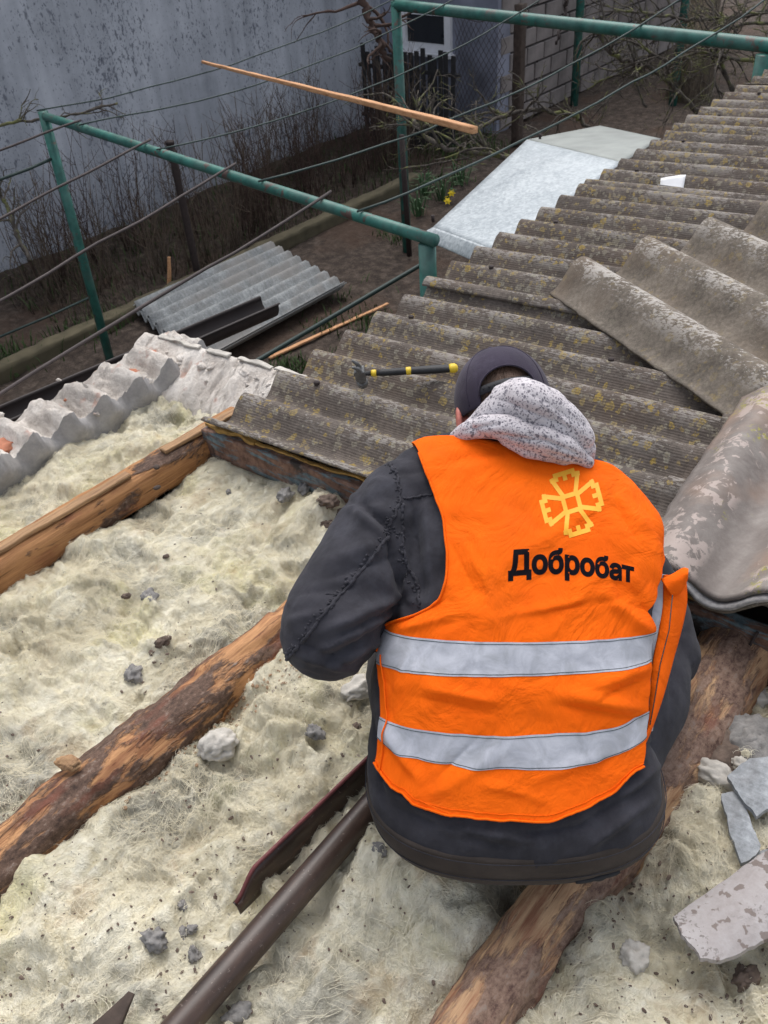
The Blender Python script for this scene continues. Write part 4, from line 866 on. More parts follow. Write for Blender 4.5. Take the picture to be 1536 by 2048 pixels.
def on_wool(px_, py_):
    p = on_w(px_, py_, 0)
    for _ in range(4):
        x, v, w_ = loc_rl(p)
        for (x0, x1), (v0, v1), _l, _k in bays:
            if v0-.06 <= v <= v1+.06: h = float(wool_h(np.array([x]), np.array([v]), v0-.03, v1+.03)[0]); break
        else: h = .05
        p = on_w(px_, py_, h)
    return p
# fine grit and crumbs
g = Geo(); rr = np.random.default_rng(5)
for k in range(2600):
    a, b_ = rr.uniform(0, 1536), rr.uniform(900, 2048)
    x, v, _ = loc_rl(on_w(a, b_, 0))
    if not (-.1 < x < 1.5 and -.3 < v < 2.2) or fbm(np.array([[x, v, 0]]), 3, 3, 90)[0] < rr.uniform(-.3, .25): continue
    if 750 < a < 1320 and 1000 < b_ < 1700: continue
    V, F = rock(on_wool(a, b_)+WA*.001, rr.uniform(.0010, .0021)*rr.choice([1, 1, 1, 1.8, 2.6]), (1.3, .7, .6), int(k), 1, .5); g.add(V, F)
tag(obj('grit', *g.get(), M_STONE2, None, RL(.8, 1, 0), False), 'dark crumbs and grit scattered over the wool', kind='stuff')
g = Geo()
for k in range(260):
    t = rr.uniform(0, 1); a, b_ = 250+330*t+rr.normal(0, 22), 1560-260*t+rr.normal(0, 16)+20
    V, F = rock(on_wool(a, b_)+WA*.002, rr.uniform(.002, .007), (1, .8, .6), int(k)+9, 1, .45); g.add(V, F)
tag(obj('mortar_crumbs', *g.get(), simple('tan_crumb', (.30, .20, .12), .9, .5, 30, .4), None, RL(.7, 1.3, 0), False), 'tan crumbs lying along the foot of the half barked log', kind='stuff')
stones = [(640, 990, .034, 1, 'broken brown rubble chunk touching the underside of the painted board'), (725, 1030, .026, 0, 'grey rubble chunk squeezed between painted board and sleeve'), (655, 1050, .018, 1, 'dark reddish rubble chip on wool left of the sleeve'), (300, 1195, .024, 0, 'dark grey stone lump, largest on the broad wool bed'), (253, 1193, .012, 1, 'small brown pebble left of the largest grey lump'), (268, 1350, .030, 0, 'flat grey stone flake low on the broad wool bed'), (325, 1285, .019, 1, 'round brown grey pebble above the flat grey flake'), (305, 1307, .010, 1, 'tiny dark pebble beside the round brown grey one'),
  (332, 1113, .010, 1, 'small brown pebble near the top of the broad wool bed'), (458, 985, .012, 0, 'small grey pebble below the painted board'), (412, 1390, .018, 0, 'blue grey slate chip at the foot of the half barked log'), (630, 1467, .022, 0, 'crumbly grey lump left of the orange vest'), (712, 1455, .012, 1, 'brown pebble close to the vest hem'),
  (308, 1880, .026, 0, 'dark grey jagged lump on the sunken wool'), (365, 1868, .012, 0, 'small grey cube like pebble right of the jagged lump'), (382, 1860, .012, 0, 'dark pebble nearest the thin metal strip'), (390, 1908, .016, 0, 'grey crumbly pebble beside the brown gutter'), (475, 2030, .022, 0, 'pale grey flake right of the gutter at the bottom edge'), (365, 1812, .011, 0, 'grey pebble above the jagged lump'),
  (1490, 1955, .022, 1, 'brown crumbly lump at the lower right'), (760, 1700, .016, 0, 'grey lump half hidden right of the gutter'), (700, 1000, .030, 1, 'brown rubble piece below the painted board near the sleeve'), (655, 1010, .030, 1, 'brown rubble piece under the middle of the painted board'), (570, 1000, .028, 0, 'grey dusty rubble lump under the painted board'), (690, 1035, .026, 1, 'flat brown brick chip beside the sleeve'), (610, 985, .028, 0, 'dusty wool covered rubble lump under the board')]
for k, (a, b_, r_, m_, lab) in enumerate(stones):
    p = on_wool(a, b_)+WA*r_*(.12 if not (560 < a < 710 and b_ < 1050) else .45); V, F = rock(p, r_, (1, .74, .6), k+3, 4, .6); V = V+(.16*r_*fbm(V, 120, 3, k)+.10*r_*fbm(V, 320, 2, k))[:, None]*(V-p)/r_; tag(obj('stone', V, F, (M_STONE, M_STONE2)[m_], None), lab, 'stone', 'rubble on the wool')
lumps = [(440, 1497, .042, 'pale lime mortar lump on the wool below the half barked log', (1.1, .8, .6)), (720, 1385, .036, 'white mortar lump beside the left side of the vest', (.7, 1.3, .6)), (1268, 1915, .024, 'round pale mortar lump low on the right wool bed', (1, 1, .8)), (1430, 1560, .032, 'white mortar lump beside the broken slate at the right', (1.2, .8, .7)), (1480, 1455, .035, 'jagged cream mortar lump under the dark plank', (.9, 1.1, .8)), (1505, 1400, .03, 'cream mortar lump at the right edge under the board', (1, 1, .8)), (1475, 1530, .016, 'small white mortar crumb touching the dark broken slate', (1, 1, .8)), (140, 1480+45, .02, 'pale tan mortar chip on the half barked log', (1.3, .8, .5))]
for k, (a, b_, r_, lab, sh) in enumerate(lumps):
    p = on_wool(a, b_)+WA*r_*(.3 if k != 7 else .5)
    if k == 7: p = on_w(a, b_, .085)
    V, F = rock(p, r_, sh, k+33, 4, .5); V = V+(.10*r_*fbm(V, 90, 3, k))[:, None]*WA; tag(obj('mortar_lump', V, F, M_WHITE if k != 7 else M_BATTEN, None), lab, 'mortar lump', 'broken mortar lumps')
for k, (a, b_, r_, lab) in enumerate(((1400, 1480, .05, 'dusty brown clod left under the blue board'), (1500, 1470, .06, 'grey cement clod heaped under the dark plank'), (1440, 1500, .05, 'flat grey cement clod above the white mortar lump'), (1520, 1530-30, .05, 'dark cement clod at the right edge of the picture'))):
    p = on_w(a, b_, .0); V, F = rock(p, r_, (1.2, .9, .5), k+61, 4, .45); V = V+(.08*r_*fbm(V, 70, 3, k))[:, None]*WA; tag(obj('cement_clod', V, F, (M_STONE2, M_STONE)[k % 2], None), lab, 'rubble', 'clods under the blue board')
# broken slate fragments: flat outlines with thickness
def shard(pix, h, thick, label, seed, mat=None, curve=0.0):
    # fine polygon of the outline in roof coordinates, triangulated as a fan of rings
    pts = np.array([loc_rl(on_w(a, b_, h(a, b_) if callable(h) else h)) for a, b_ in pix]); m = 14; o_ = []
    for i in range(len(pts)):
        a, b_ = pts[i], pts[(i+1) % len(pts)]
        for t in np.linspace(0, 1, m, endpoint=False): o_.append(a*(1-t)+b_*t)
    o_ = np.array(o_); o_[:, :2] += .0035*np.stack([fbm(o_, 60, 3, seed), fbm(o_+5, 60, 3, seed)], -1); c = o_.mean(0); n_ = len(o_); R = []
    for t in (1, .75, .5, .25): R.append(c+(o_-c)*t)
    V = np.concatenate(R+[c[None]]); axd = pts[1]-pts[0]; axd /= np.linalg.norm(axd); sd_ = np.array([-axd[1], axd[0], 0]); d = (V-c)@sd_
    V[:, 2] += curve*(1-(d/(np.abs(d).max()))**2)+.002*fbm(V, 25, 2, seed)
    F = []
    for r_ in range(3):
        for i in range(n_): j = (i+1) % n_; F.append((r_*n_+i, r_*n_+j, (r_+1)*n_+j, (r_+1)*n_+i))
    for i in range(n_): F.append((3*n_+i, 3*n_+(i+1) % n_, 4*n_))
    W_ = V.copy(); W_[:, 2] -= thick; nb = len(V); F2 = [tuple(i+nb for i in f[::-1]) for f in F]; F3 = [(i, i+nb, (i+1) % n_+nb, (i+1) % n_) for i in range(n_)]
    A_ = np.concatenate([V, W_]); ar = 0.5*np.sum(o_[:, 0]*np.roll(o_[:, 1], -1)-np.roll(o_[:, 0], -1)*o_[:, 1]); Fa = F+F2+F3
    if ar < 0: Fa = [f[::-1] for f in Fa]
    return tag(obj('slate_fragment', RL(A_[:, 0], A_[:, 1], A_[:, 2]), Fa, mat or M_SPOT, None, smooth=False), label, 'slate fragment', 'broken pieces of grey slate')
b = NB('rain_spotted_slate'); n1 = b.noise(60, 5, .7); n2 = b.noise(6, 4, .6); wv = b.noise(50, 3, .6, col=True); pv = b.vadd(b.map(), wv, .018)
cc = b.ramp(b.math('ADD', b.math('MULTIPLY', n1, .4), b.math('MULTIPLY', n2, .6)), [(.35, (.29, .26, .25)), (.65, (.42, .395, .39))])
q1 = b.noise(42, 2, .5, pv); cc = b.mix(b.math('MULTIPLY', b.th(q1, .555, .59), .85), cc, (.16, .125, .11))
q2 = b.noise(150, 2, .5); cc = b.mix(b.math('MULTIPLY', b.math('MULTIPLY', b.th(q2, .57, .62), b.th(b.noise(8, 3, .6, b.map(loc=(1, 5, 2))), .45, .56)), .75), cc, (.14, .12, .11))
M_SPOT = b.done(cc, .8, b.bump(n1, .4, .003), 0, .3)
shard([(1345, 1838), (1560, 1685), (1600, 1850), (1440, 1930), (1400, 1928), (1362, 1880)], .055, .011, 'largest curved slate piece dotted with rain spots at the lower right', 3, None, .022)
M_GSP = m_slate('blue_grey_slate', base=(.30, .315, .33), lichen=0, white=.3, ribs=False)
shard([(1442, 1588), (1478, 1580), (1522, 1690), (1512, 1712), (1482, 1726), (1462, 1668)], .05, .010, 'narrow blue grey slate piece like a tapering blade', 5, M_GSP)
shard([(1453, 1550), (1500, 1516), (1560, 1512), (1560, 1600), (1515, 1632), (1478, 1590)], .062, .010, 'dark spotted slate piece overlapping the narrow blade shaped one', 7, M_GSP)
shard([(1500, 1740-30), (1560, 1690), (1560, 1740), (1520, 1745)], .03, .010, 'small slate corner behind the largest rain spotted piece', 8, M_GSP)

# brown gutter length and the thin angled strip lying on the wool
p0, p1 = RL(.13, .862, .035), RL(1.12, .865, .055)
tag(obj('gutter_pipe', *tube(np.array([p0+(p1-p0)*t for t in np.linspace(0, 1, 30)])+0, .0275, 24), M_PIPE, None), 'brown metal pipe lying on the wool and running under the man', 'pipe')
a, b_ = on_w(472, 1812, .012), on_w(770, 1520, .03); d = b_-a; L = np.linalg.norm(d); d /= L
P = np.zeros((40, 5, 3)); sd_ = np.cross(d, WA)
for i, t in enumerate(np.linspace(0, 1, 40)):
    c = a+d*L*t; tap = smoothstep(0, .16, t)
    for j, (m_, h) in enumerate(((.004, -.02), (.002, .0), (0, .022), (-.002, .040), (-.010, .043))): P[i, j] = c+sd_*m_+WA*(h*tap if h > 0 else h)
Q = P+sd_*.0035; st_ = thing('metal_strip', a, 'thin dark metal strip with a red upper rim cut to a point', 'metal strip')
V, F = slab(P, Q); obj('web', V, F[:, ::-1], M_PIPE, st_); M_RED = simple('dark_red_paint', (.16, .045, .045), .6, .3, 60, .2)
obj('rim', *tube([a+d*L*t+WA*(.044*smoothstep(0, .16, t)+.001)-sd_*.004 for t in np.linspace(.01, 1, 30)], .0045, 6), M_RED, st_)
tag(obj('wood_splinter', *rough_slab(on_w(190, 2090, .03), on_w(262, 1985, .03), .05, .012, WA, 20, .004, 4, (1.2, .25)), M_DARKW, None), 'dark split wood tip poking in at the bottom edge', 'wood piece')

# ------------------------------------------------------------------ hammer lying on the roof
hm = thing('claw_hammer', on_w(800, 750, .17), 'claw hammer with black and yellow grip lying on the roof beside the cap', 'hammer')
wH = .188; h0, h1 = on_w(718, 748, wH+.020), on_w(912, 736, wH+.006); d = h1-h0; L = np.linalg.norm(d); d /= L; s = np.cross(WA, d); s /= np.linalg.norm(s)
def oval(ts, ra, rb, seg=14):
    V = []; th_ = np.linspace(0, 2*np.pi, seg, endpoint=False)
    for t, a, b_ in zip(ts, ra, rb): V.append(h0+d*L*t+np.cos(th_)[:, None]*a*s+np.sin(th_)[:, None]*b_*WA)
    F = [tuple(f) for f in grid_faces(len(ts), seg, True)]; F += [tuple(range(seg))[::-1], tuple(range((len(ts)-1)*seg, len(ts)*seg))]; return np.concatenate(V), F
obj('shaft', *oval([-.05, .13], [.009, .009], [.007, .007]), M_BLACK, hm)
obj('collar', *oval([.125, .14, .165, .18], [.010, .013, .013, .011], [.009, .011, .011, .010]), M_YEL, hm)
obj('grip', *oval([.18, .25, .4, .5, .6, .75, .86, .92, .965], [.0115, .0135, .014, .013, .0155, .0175, .017, .0165, .015], [.009, .011, .0115, .011, .012, .013, .0125, .012, .011]), M_BLACK, hm)
obj('band', *oval([.485, .495, .53, .54], [.0125, .0145, .0145, .0135], [.0115, .013, .013, .012]), M_YEL, hm)
obj('end_cap', *oval([.93, .955, .985, 1.01, 1.02], [.0155, .018, .019, .014, .006], [.013, .015, .015, .011, .005]), M_YEL, hm)
# head: poll and face one way, claws the other
hd = []; s0 = s; s = s*.55-WA*.83; s /= np.linalg.norm(s); s = -s; WB = np.cross(s, d); c0 = h0+d*.004; hd.append(box(c0, d*.017, s*.030, WB*.014))
hd.append(tube([c0-s*.026, c0-s*.044, c0-s*.048, c0-s*.068], [.014, .013, .019, .019], 14))
for q in (-1, 1): hd.append(tube(spline([c0+s*.018+WB*q*.006, c0+s*.045+WB*q*.009-d*.003, c0+s*.066+WB*q*.012-d*.018], 8), np.linspace(.011, .0045, 8), 8))
V, F, _n = remesh(hd, .0022, 3); obj('head', V, F, M_STEEL, hm)
# ================================================================== THE MAN
pbase = RL(.85, .62, 0)
man = thing('person', pbase, 'squatting man seen from behind in orange reflective vest, dark jacket, cap and grey hood', 'person')
RJ = np.array([  # left px, right px, depth of the sides, half depth, tilt of the section
 (905, 868, 1190, 925, 1.80, .050, -25), (800, 917, 1262, 990, 1.78, .080, -10), (782, 985, 1296, 1045, 1.755, .105, 0), (786, 1060, 1302, 1100, 1.73, .12, 4),
 (782, 1150, 1298, 1170, 1.70, .125, 6), (770, 1235, 1291, 1235, 1.675, .128, 10), (756, 1310, 1288, 1300, 1.655, .132, 14), (748, 1400, 1284, 1395, 1.635, .138, 22),
 (744, 1470, 1290, 1465, 1.615, .148, 30), (742, 1528, 1308, 1525, 1.60, .155, 38), (752, 1584, 1310, 1576, 1.60, .145, 44), (790, 1628, 1290, 1622, 1.615, .118, 48), (880, 1650, 1200, 1645, 1.64, .07, 55)], float)
def rings(t):
    t = np.clip(np.asarray(t, float), 0, 12); i = np.minimum(t.astype(int), 11); f = (t-i)[..., None]
    Q = np.vstack([2*RJ[0]-RJ[1], RJ, 2*RJ[-1]-RJ[-2]]); a, b_, c, d = Q[i], Q[i+1], Q[i+2], Q[i+3]
    return .5*((2*b_)+(-a+c)*f+(2*a-5*b_+4*c-d)*f*f+(-a+3*b_-3*c+d)*f**3)
def atv(x, y, d): return CAM+(CR*((x-768)/FPX)[..., None]-CU*((y-1024)/FPX)[..., None]+CF)*d[..., None]
def torso(th_, t, off=0.0, inset=1.0):
    th_, t = np.broadcast_arrays(np.asarray(th_, float), np.asarray(t, float)); r = rings(t)
    L = atv(r[..., 0], r[..., 1], r[..., 4]); R = atv(r[..., 2], r[..., 3], r[..., 4]); mid = (L+R)/2; lat = (R-L)/2; ll = np.linalg.norm(lat, axis=-1, keepdims=True); lh = lat/ll
    ph = np.radians(r[..., 6])[..., None]; nn = CF*np.cos(ph)+CU*np.sin(ph); nn = nn-lh*np.sum(nn*lh, -1, keepdims=True); nn /= np.linalg.norm(nn, axis=-1, keepdims=True)
    s, c = np.sin(th_), np.cos(th_); e = .80; x = (np.sign(s)*np.abs(s)**e)[..., None]; y = (np.sign(c)*np.abs(c)**e)[..., None]
    off = np.asarray(off, float); off = off[..., None] if off.ndim else off
    return mid+lh*x*(ll*inset+off)-nn*y*(r[..., 5:6]*inset+off)
def loft(ts, seg=72, off=0.0, inset=1.0):
    th_ = np.linspace(-np.pi, np.pi, seg, endpoint=False); P = torso(th_[None, :], np.asarray(ts)[:, None], off, inset); n = len(ts)
    F = [tuple(f) for f in grid_faces(n, seg, True)]; F += [tuple(range(seg))[::-1], tuple(range((n-1)*seg, n*seg))]; return P.reshape(-1, 3), F
def limb(pix, rad, n=24, seg=20): return tube(spline([at(*p) for p in pix], n), np.interp(np.linspace(0, 1, n), np.linspace(0, 1, len(rad)), rad), seg, True, True)
L_SH, L_EL, L_WR, L_HA = (828, 985, 1.745), (660, 1262, 1.585), (700, 1180, 1.82), (668, 1118, 1.93)
R_SH, R_EL, R_WR, R_HA = (1212, 1060, 1.84), (1334, 1310, 1.88), (1290, 1215, 2.09), (1282, 1180, 2.18)
# ---- body: one continuous skin under the clothes
def hand(wr, ha, side):
    w0, h0_ = at(*wr), at(*ha); d = h0_-w0; d /= np.linalg.norm(d); s = np.cross(d, CU); s /= np.linalg.norm(s); u = np.cross(s, d); out = []
    palm = w0+d*.07; out.append(tube([w0, w0+d*.03, palm, palm+d*.025], [.026, .031, .036, .034], 12, True, True))
    for k, (o_, ln) in enumerate(zip((-.030, -.010, .010, .029), (.064, .074, .070, .055))):
        b0 = palm+d*.02+s*o_*1.0; out.append(tube(spline([b0, b0+d*ln*.5, b0+d*ln*.8-u*ln*.25, b0+d*ln*.8-u*ln*.55], 9), np.linspace(.0092, .0072, 9), 9, True, True))
    b0 = w0+d*.035+s*side*.026; out.append(tube(spline([b0, b0+d*.03+s*side*.022-u*.01, b0+d*.055+s*side*.014-u*.03], 7), np.linspace(.012, .0085, 7), 9, True, True)); return out
HC = at(1006, 806, 1.83); roll = math.radians(12)
HU = CU*math.cos(roll)-CR*math.sin(roll)*-1*-1; HU = CU*math.cos(roll)-CR*math.sin(roll); HU = HU*math.cos(.10)+CF*math.sin(.10); HU /= np.linalg.norm(HU)
HF = CF-HU*(CF@HU); HF /= np.linalg.norm(HF); HR = np.cross(HF, HU)          # head up, forward, right
def headpt(r_, f_, u_): return HC+HR*r_+HF*f_+HU*u_
hb = []
V, F = rock(np.zeros(3), 1, (1, 1, 1), 0, 4, 0); hb.append((HC+V[:, :1]*HR*.074+V[:, 1:2]*HF*.093+V[:, 2:]*HU*.092, F))
hb.append((headpt(0, .030, -.055)+V[:, :1]*HR*.060+V[:, 1:2]*HF*.062+V[:, 2:]*HU*.066, F))
hb.append(tube([headpt(0, .088, -.02), headpt(0, .106, -.045), headpt(0, .095, -.055)], [.008, .014, .011], 10, True, True))     # nose
hb.append(tube([headpt(-.022, .084, -.085), headpt(0, .092, -.084), headpt(.022, .084, -.085)], [.006, .009, .006], 8, True, True))  # lips
hb.append(tube([headpt(-.05, .078, .012), headpt(0, .092, .012), headpt(.05, .078, .012)], [.008, .010, .008], 8, True, True))      # brow
for s in (-1, 1): hb.append((headpt(s*.031, .082, -.012)+V*.011, F))
hb.append(tube([headpt(0, -.01, -.03), headpt(0, -.025, -.09), at(1040, 925, 1.80), at(1045, 1010, 1.76)], [.062, .056, .062, .075], 16, True, True))
hb.append(loft(np.linspace(.6, 11.6, 30), 40, 0, .86))
hb.append(limb([(850, 990, 1.745), (800, 1010, 1.735), (745, 1100, 1.69), (690, 1195, 1.635), L_EL], [.045, .052, .050, .046, .042])); hb.append(limb([L_EL, L_WR], [.042, .030])); hb += hand(L_WR, L_HA, 1)
hb.append(limb([R_SH, R_EL], [.058, .045])); hb.append(limb([R_EL, R_WR], [.045, .030])); hb += hand(R_WR, R_HA, -1)
LH, LK = at(890, 1560, 1.70), at(800, 1345, 2.02); RH, RK = at(1200, 1560, 1.72), at(1300, 1335, 2.04)
LA, RA = on_w(846, 1655, .07), on_w(1168, 1700, .07); fd = np.array([.88, .47, 0]); fd = fd-WA*(fd@WA); fd /= np.linalg.norm(fd)
LA = LA+fd*.035; RA = RA+fd*.075
for h, k, a in ((LH, LK, LA), (RH, RK, RA)):
    hb.append(tube(np.array([h+(k-h)*t for t in np.linspace(0, 1, 12)]), np.linspace(.072, .052, 12), 14, True, True)); hb.append(tube(np.array([k+(a-k)*t for t in np.linspace(0, 1, 12)]), np.linspace(.052, .036, 12), 14, True, True))
    hb.append(tube([a-WA*.02, a-WA*.03+fd*.12], [.034, .03], 10, True, True))
V, F, _n = remesh(hb, .0055, 3); body = obj('body', V, F, M_SKIN, man)
gl = [(hand(L_WR, L_HA, 1), 'a'), (hand(R_WR, R_HA, -1), 'b')]
for parts, _q in gl:
    V, F, N = remesh(parts, .0045, 3); obj('glove', V+N*.003, F, M_GLOVE, man)
# ears
for s in (-1, 1):
    c = headpt(s*.076, -.004, -.028) if s > 0 else headpt(-.079, -.012, -.026)
    th_ = np.linspace(0, 2*np.pi, 15); e = [tube([c+HR*s*(.008*abs(math.sin(a/2)))+HU*math.cos(a)*.030-HF*(math.sin(a)*.016+.004)+HR*s*.010 for a in th_], .0062, 8, False), rock(c+HR*s*.004, .017, (1, 1, 1), 1, 2, .1)]
    V, F, _n = remesh(e, .003, 3); obj('ear', V, F, M_EAR, man)
# hair: skull shell and strands
V0, F0 = rock(np.zeros(3), 1, (1, 1, 1), 0, 5, 0); kp = (V0[:, 1] < .25)*(V0[:, 2] > -.88) > 0; idx = -np.ones(len(V0), int); idx[kp] = np.arange(kp.sum()); Vh = V0[kp]*(1+.02*fbm(V0[kp], 6, 3, 4))[:, None]
Fh = [tuple(idx[list(f)]) for f in F0 if kp[list(f)].all()]; hair = obj('hair', HC+Vh[:, :1]*HR*.0775+Vh[:, 1:2]*HF*.097+Vh[:, 2:]*HU*.096, Fh, M_HAIR, man)
nh, m = 2600, 6; az = rng.uniform(-1.75, 1.75, nh); el = rng.uniform(-.95, .75, nh); pts = np.zeros((nh, m, 3)); sl_ = rng.normal(-.25, .25, nh)
for i in range(m):
    e_ = el-.09*i; a_ = az+sl_*.09*i; k = 1.0+.012+.018*math.sin(math.pi*i/(m-1))*rng.random(nh)
    d = np.stack([np.sin(a_)*np.cos(e_), -np.cos(a_)*np.cos(e_), np.sin(e_)], -1); pts[:, i] = HC+(d[:, :1]*HR*.0775+d[:, 1:2]*HF*.097+d[:, 2:]*HU*.096)*k[:, None]
hc = bpy.data.hair_curves.new('hair_strands'); hc.add_curves([m]*nh); pts = pts-np.array(man.location); hc.attributes['position'].data.foreach_set('vector', pts.astype(np.float32).ravel())
ra = hc.attributes.get('radius') or hc.attributes.new('radius', 'FLOAT', 'POINT'); ra.data.foreach_set('value', np.tile(np.linspace(.0005, .0002, m), nh).astype(np.float32))
hc.materials.append(simple('hair_strand', (.16, .10, .07), .4, .5, 60, 0)); ho = bpy.data.objects.new('hair_strands', hc); col.objects.link(ho); ho.parent = hair; ho['kind'] = 'stuff'
# ---- trousers and shoes
tr_ = [loft(np.linspace(9.2, 11.9, 12), 48, -.004)]
for h, k, a in ((LH, LK, LA), (RH, RK, RA)):
    tr_.append(tube(np.array([h+(k-h)*t for t in np.linspace(0, 1, 12)]), np.linspace(.094, .078, 12), 18, True, True)); tr_.append(tube(np.array([k+(a-k)*t for t in np.linspace(0, 1, 12)]), np.linspace(.078, .062, 12), 18, True, True))
V, F, N = remesh(tr_, .0075, 6); V = V+N*(.004*fbm(V, 14, 3, 3))[:, None]; obj('trousers', V, F, M_TROU, man)
for a in (LA, RA):
    q = a-fd*.05-WA*.055; s = np.cross(fd, WA); sh = []
    up = remesh([tube(spline([q-fd*.012+WA*.035, q+fd*.06+WA*.045, q+fd*.15+WA*.028, q+fd*.24+WA*.018], 14), np.interp(np.linspace(0, 1, 14), [0, .3, .7, 1], [.040, .044, .045, .034]), 16, True, True), tube([q+fd*.05+WA*.03, a+WA*.05], [.045, .047], 14, True, True)], .006, 5)
    shoe = obj('shoe', up[0], up[1], M_BLACK, man)
    pr = [(-.052, .026), (-.052, -.026), (.02, -.036), (.10, -.040), (.19, -.046), (.255, -.030), (.27, 0), (.255, .030), (.19, .046), (.10, .040), (.02, .036)]
    V = [q+fd*f_+s*s_+WA*z for z in (-.012, .018) for f_, s_ in pr]; n = len(pr); obj('sole', V, [tuple(range(n))[::-1], tuple(range(n, 2*n))]+[(i, (i+1) % n, n+(i+1) % n, n+i) for i in range(n)], M_SOLE, shoe, smooth=False)
# ---- jacket
jk = [loft(np.linspace(.15, 10.5, 44), 72, .004)]
jk.append(limb([(850, 990, 1.745), (800, 1010, 1.735), (745, 1100, 1.69), (690, 1195, 1.635), (662, 1258, 1.60)], [.070, .080, .086, .088, .088], 30, 24)); jk.append(limb([(662, 1258, 1.60), (690, 1225, 1.72), L_WR], [.085, .066, .045]))
jk.append(limb([R_SH, (1300, 1195, 1.90), R_EL], [.072, .062, .064])); jk.append(limb([R_EL, R_WR], [.066, .044])); jk.append(limb([(1220, 1500, 1.72), (1285, 1400, 1.80), (1310, 1330, 1.86)], [.09, .085, .07]))
jk.append(tube([at(985, 905, 1.80), at(1045, 880, 1.78), at(1120, 905, 1.79)], [.045, .05, .045], 14, True, True))
V, F, N = remesh(jk, .0055, 5)
def wrinkles(V, N):
    x, y = proj(V); q = V*1.0; h = .0050*fbm(q, 8, 4, 41)+.0030*(1-2*np.abs(fbm(q*np.array([1, 1, 1.6]), 14, 4, 42)))
    # folds raying from the armpit and creases inside the elbow
    for (cx, cy, rad_, amp_, fr, rot) in ((800, 1200, 170, .0045, 5, .4), (735, 1290, 120, .0025, 5, .8), (720, 1010, 110, .003, 5, 1.2)):
        a = np.arctan2(y-cy, x-cx); r_ = np.hypot(x-cx, y-cy); h = h+amp_*np.sin(a*fr+rot+2*fbm(q, 5, 2, 47))*np.exp(-((r_-rad_*.55)/(rad_*.5))**2)
    for x0, y0, x1, y1, wd, am in ((815, 1180, 660, 1262, 11, .009), (805, 1205, 655, 1285, 9, -.008), (790, 1222, 630, 1305, 11, .009), (780, 1240, 640, 1330, 9, -.007), (765, 1280, 670, 1325, 9, .007), (720, 1005, 775, 1050, 8, -.011), (705, 1020, 770, 1075, 10, .007), (776, 1060, 806, 1190, 7, -.009), (795, 1060, 820, 1200, 9, .006), (828, 1020, 846, 1200, 8, -.007), (850, 1000, 866, 1190, 10, .005), (640, 1130, 760, 1090, 14, .005), (600, 1190, 720, 1170, 12, -.004), (575, 1245, 660, 1225, 10, .004), (1320, 1180, 1345, 1300, 8, .006), (1360, 1200, 1340, 1420, 8, -.006), (760, 1560, 900, 1660, 9, .005), (1150, 1660, 1290, 1570, 10, -.006), (1180, 1690, 1300, 1600, 9, .006), (800, 1620, 1000, 1690, 10, -.004), (900, 1660, 1060, 1680, 9, .005), (1040, 1670, 1180, 1650, 9, -.006), (1230, 1560, 1310, 1480, 9, -.006), (1240, 1600, 1312, 1530, 9, .006), (742, 1420, 770, 1600, 8, -.006), (640, 1160, 800, 1110, 12, -.005), (590, 1280, 700, 1330, 9, -.005), (600, 1310, 720, 1345, 8, .005), (760, 950, 850, 940, 9, -.004)):
        dx, dy = x1-x0, y1-y0; L = math.hypot(dx, dy); s = ((x-x0)*dx+(y-y0)*dy)/(L*L); dd = (-(x-x0)*dy+(y-y0)*dx)/L; h = h+1.5*am*(np.exp(-(dd/wd)**2) if am > 0 else np.exp(-np.abs(dd)/(wd*.75)))*np.exp(-((s-.5)/.5)**4)
    return V+N*h[:, None]
V = wrinkles(V, N); jacket = obj('jacket', V, F, M_JACKET, man)
bj = BVHTree.FromPolygons([Vector(v) for v in V], [list(map(int, f)) for f in F])
def stick(bvh, px_, py_, off=.002):
    q = ray(px_, py_); q = q/np.linalg.norm(q); h = bvh.ray_cast(Vector(CAM), Vector(q))
    if h[0] is None: return None
    n = np.array(h[1]); n = n if n@q < 0 else -n
    return np.array(h[0])+n*off
def seam(bvh, pix, r_, n=60, off=.001, seed=0, ragged=0.0):
    P = []
    for p in spline([(*p, 0) for p in pix], n):
        s = stick(bvh, p[0], p[1], off)
        if s is not None: P.append(s)
    P = np.array(P); P = P+ragged*np.stack([fbm(P, 150, 2, seed), fbm(P+3, 150, 2, seed), 0*P[:, 0]], -1); return tube(P, r_*(1+.35*vnoise(np.arange(len(P))[:, None]*np.array([[.8, 0, 0]]))), 6)
for k, (pix, r_) in enumerate((([(778, 1070), (720, 1145), (660, 1215), (600, 1290), (571, 1322)], .0032), ([(770, 918), (792, 950), (800, 1005), (778, 1052), (776, 1075)], .0028), ([(804, 1008), (806, 1080), (812, 1130), (835, 1170), (838, 1215)], .0030), ([(806, 998), (840, 992), (882, 990)], .0022))):
    obj('seam', *seam(bj, pix, r_, 90, .0005, k, .004), M_JACKET, man)
g = Geo(); rr = np.random.default_rng(8)
for k in range(150):      # puckered edges along the worn seams
    t = rr.uniform(0, 1); P2 = spline([(778, 1070, 0), (720, 1145, 0), (660, 1215, 0), (600, 1290, 0), (571, 1322, 0)] if k < 90 else [(770, 918, 0), (792, 950, 0), (800, 1005, 0), (778, 1052, 0), (806, 1080, 0), (812, 1130, 0), (838, 1215, 0)], 60)[int(t*59)]
    p = stick(bj, P2[0]+rr.normal(0, 4)-5, P2[1]+rr.normal(0, 4)-4, .0002)
    if p is None: continue
    V_, F_ = rock(p, rr.uniform(.0025, .006), (1, .5, .5), k, 1, .4); g.add(V_, F_)
o = obj('frayed_threads', *g.get(), M_JACKET, man); o['kind'] = 'stuff'
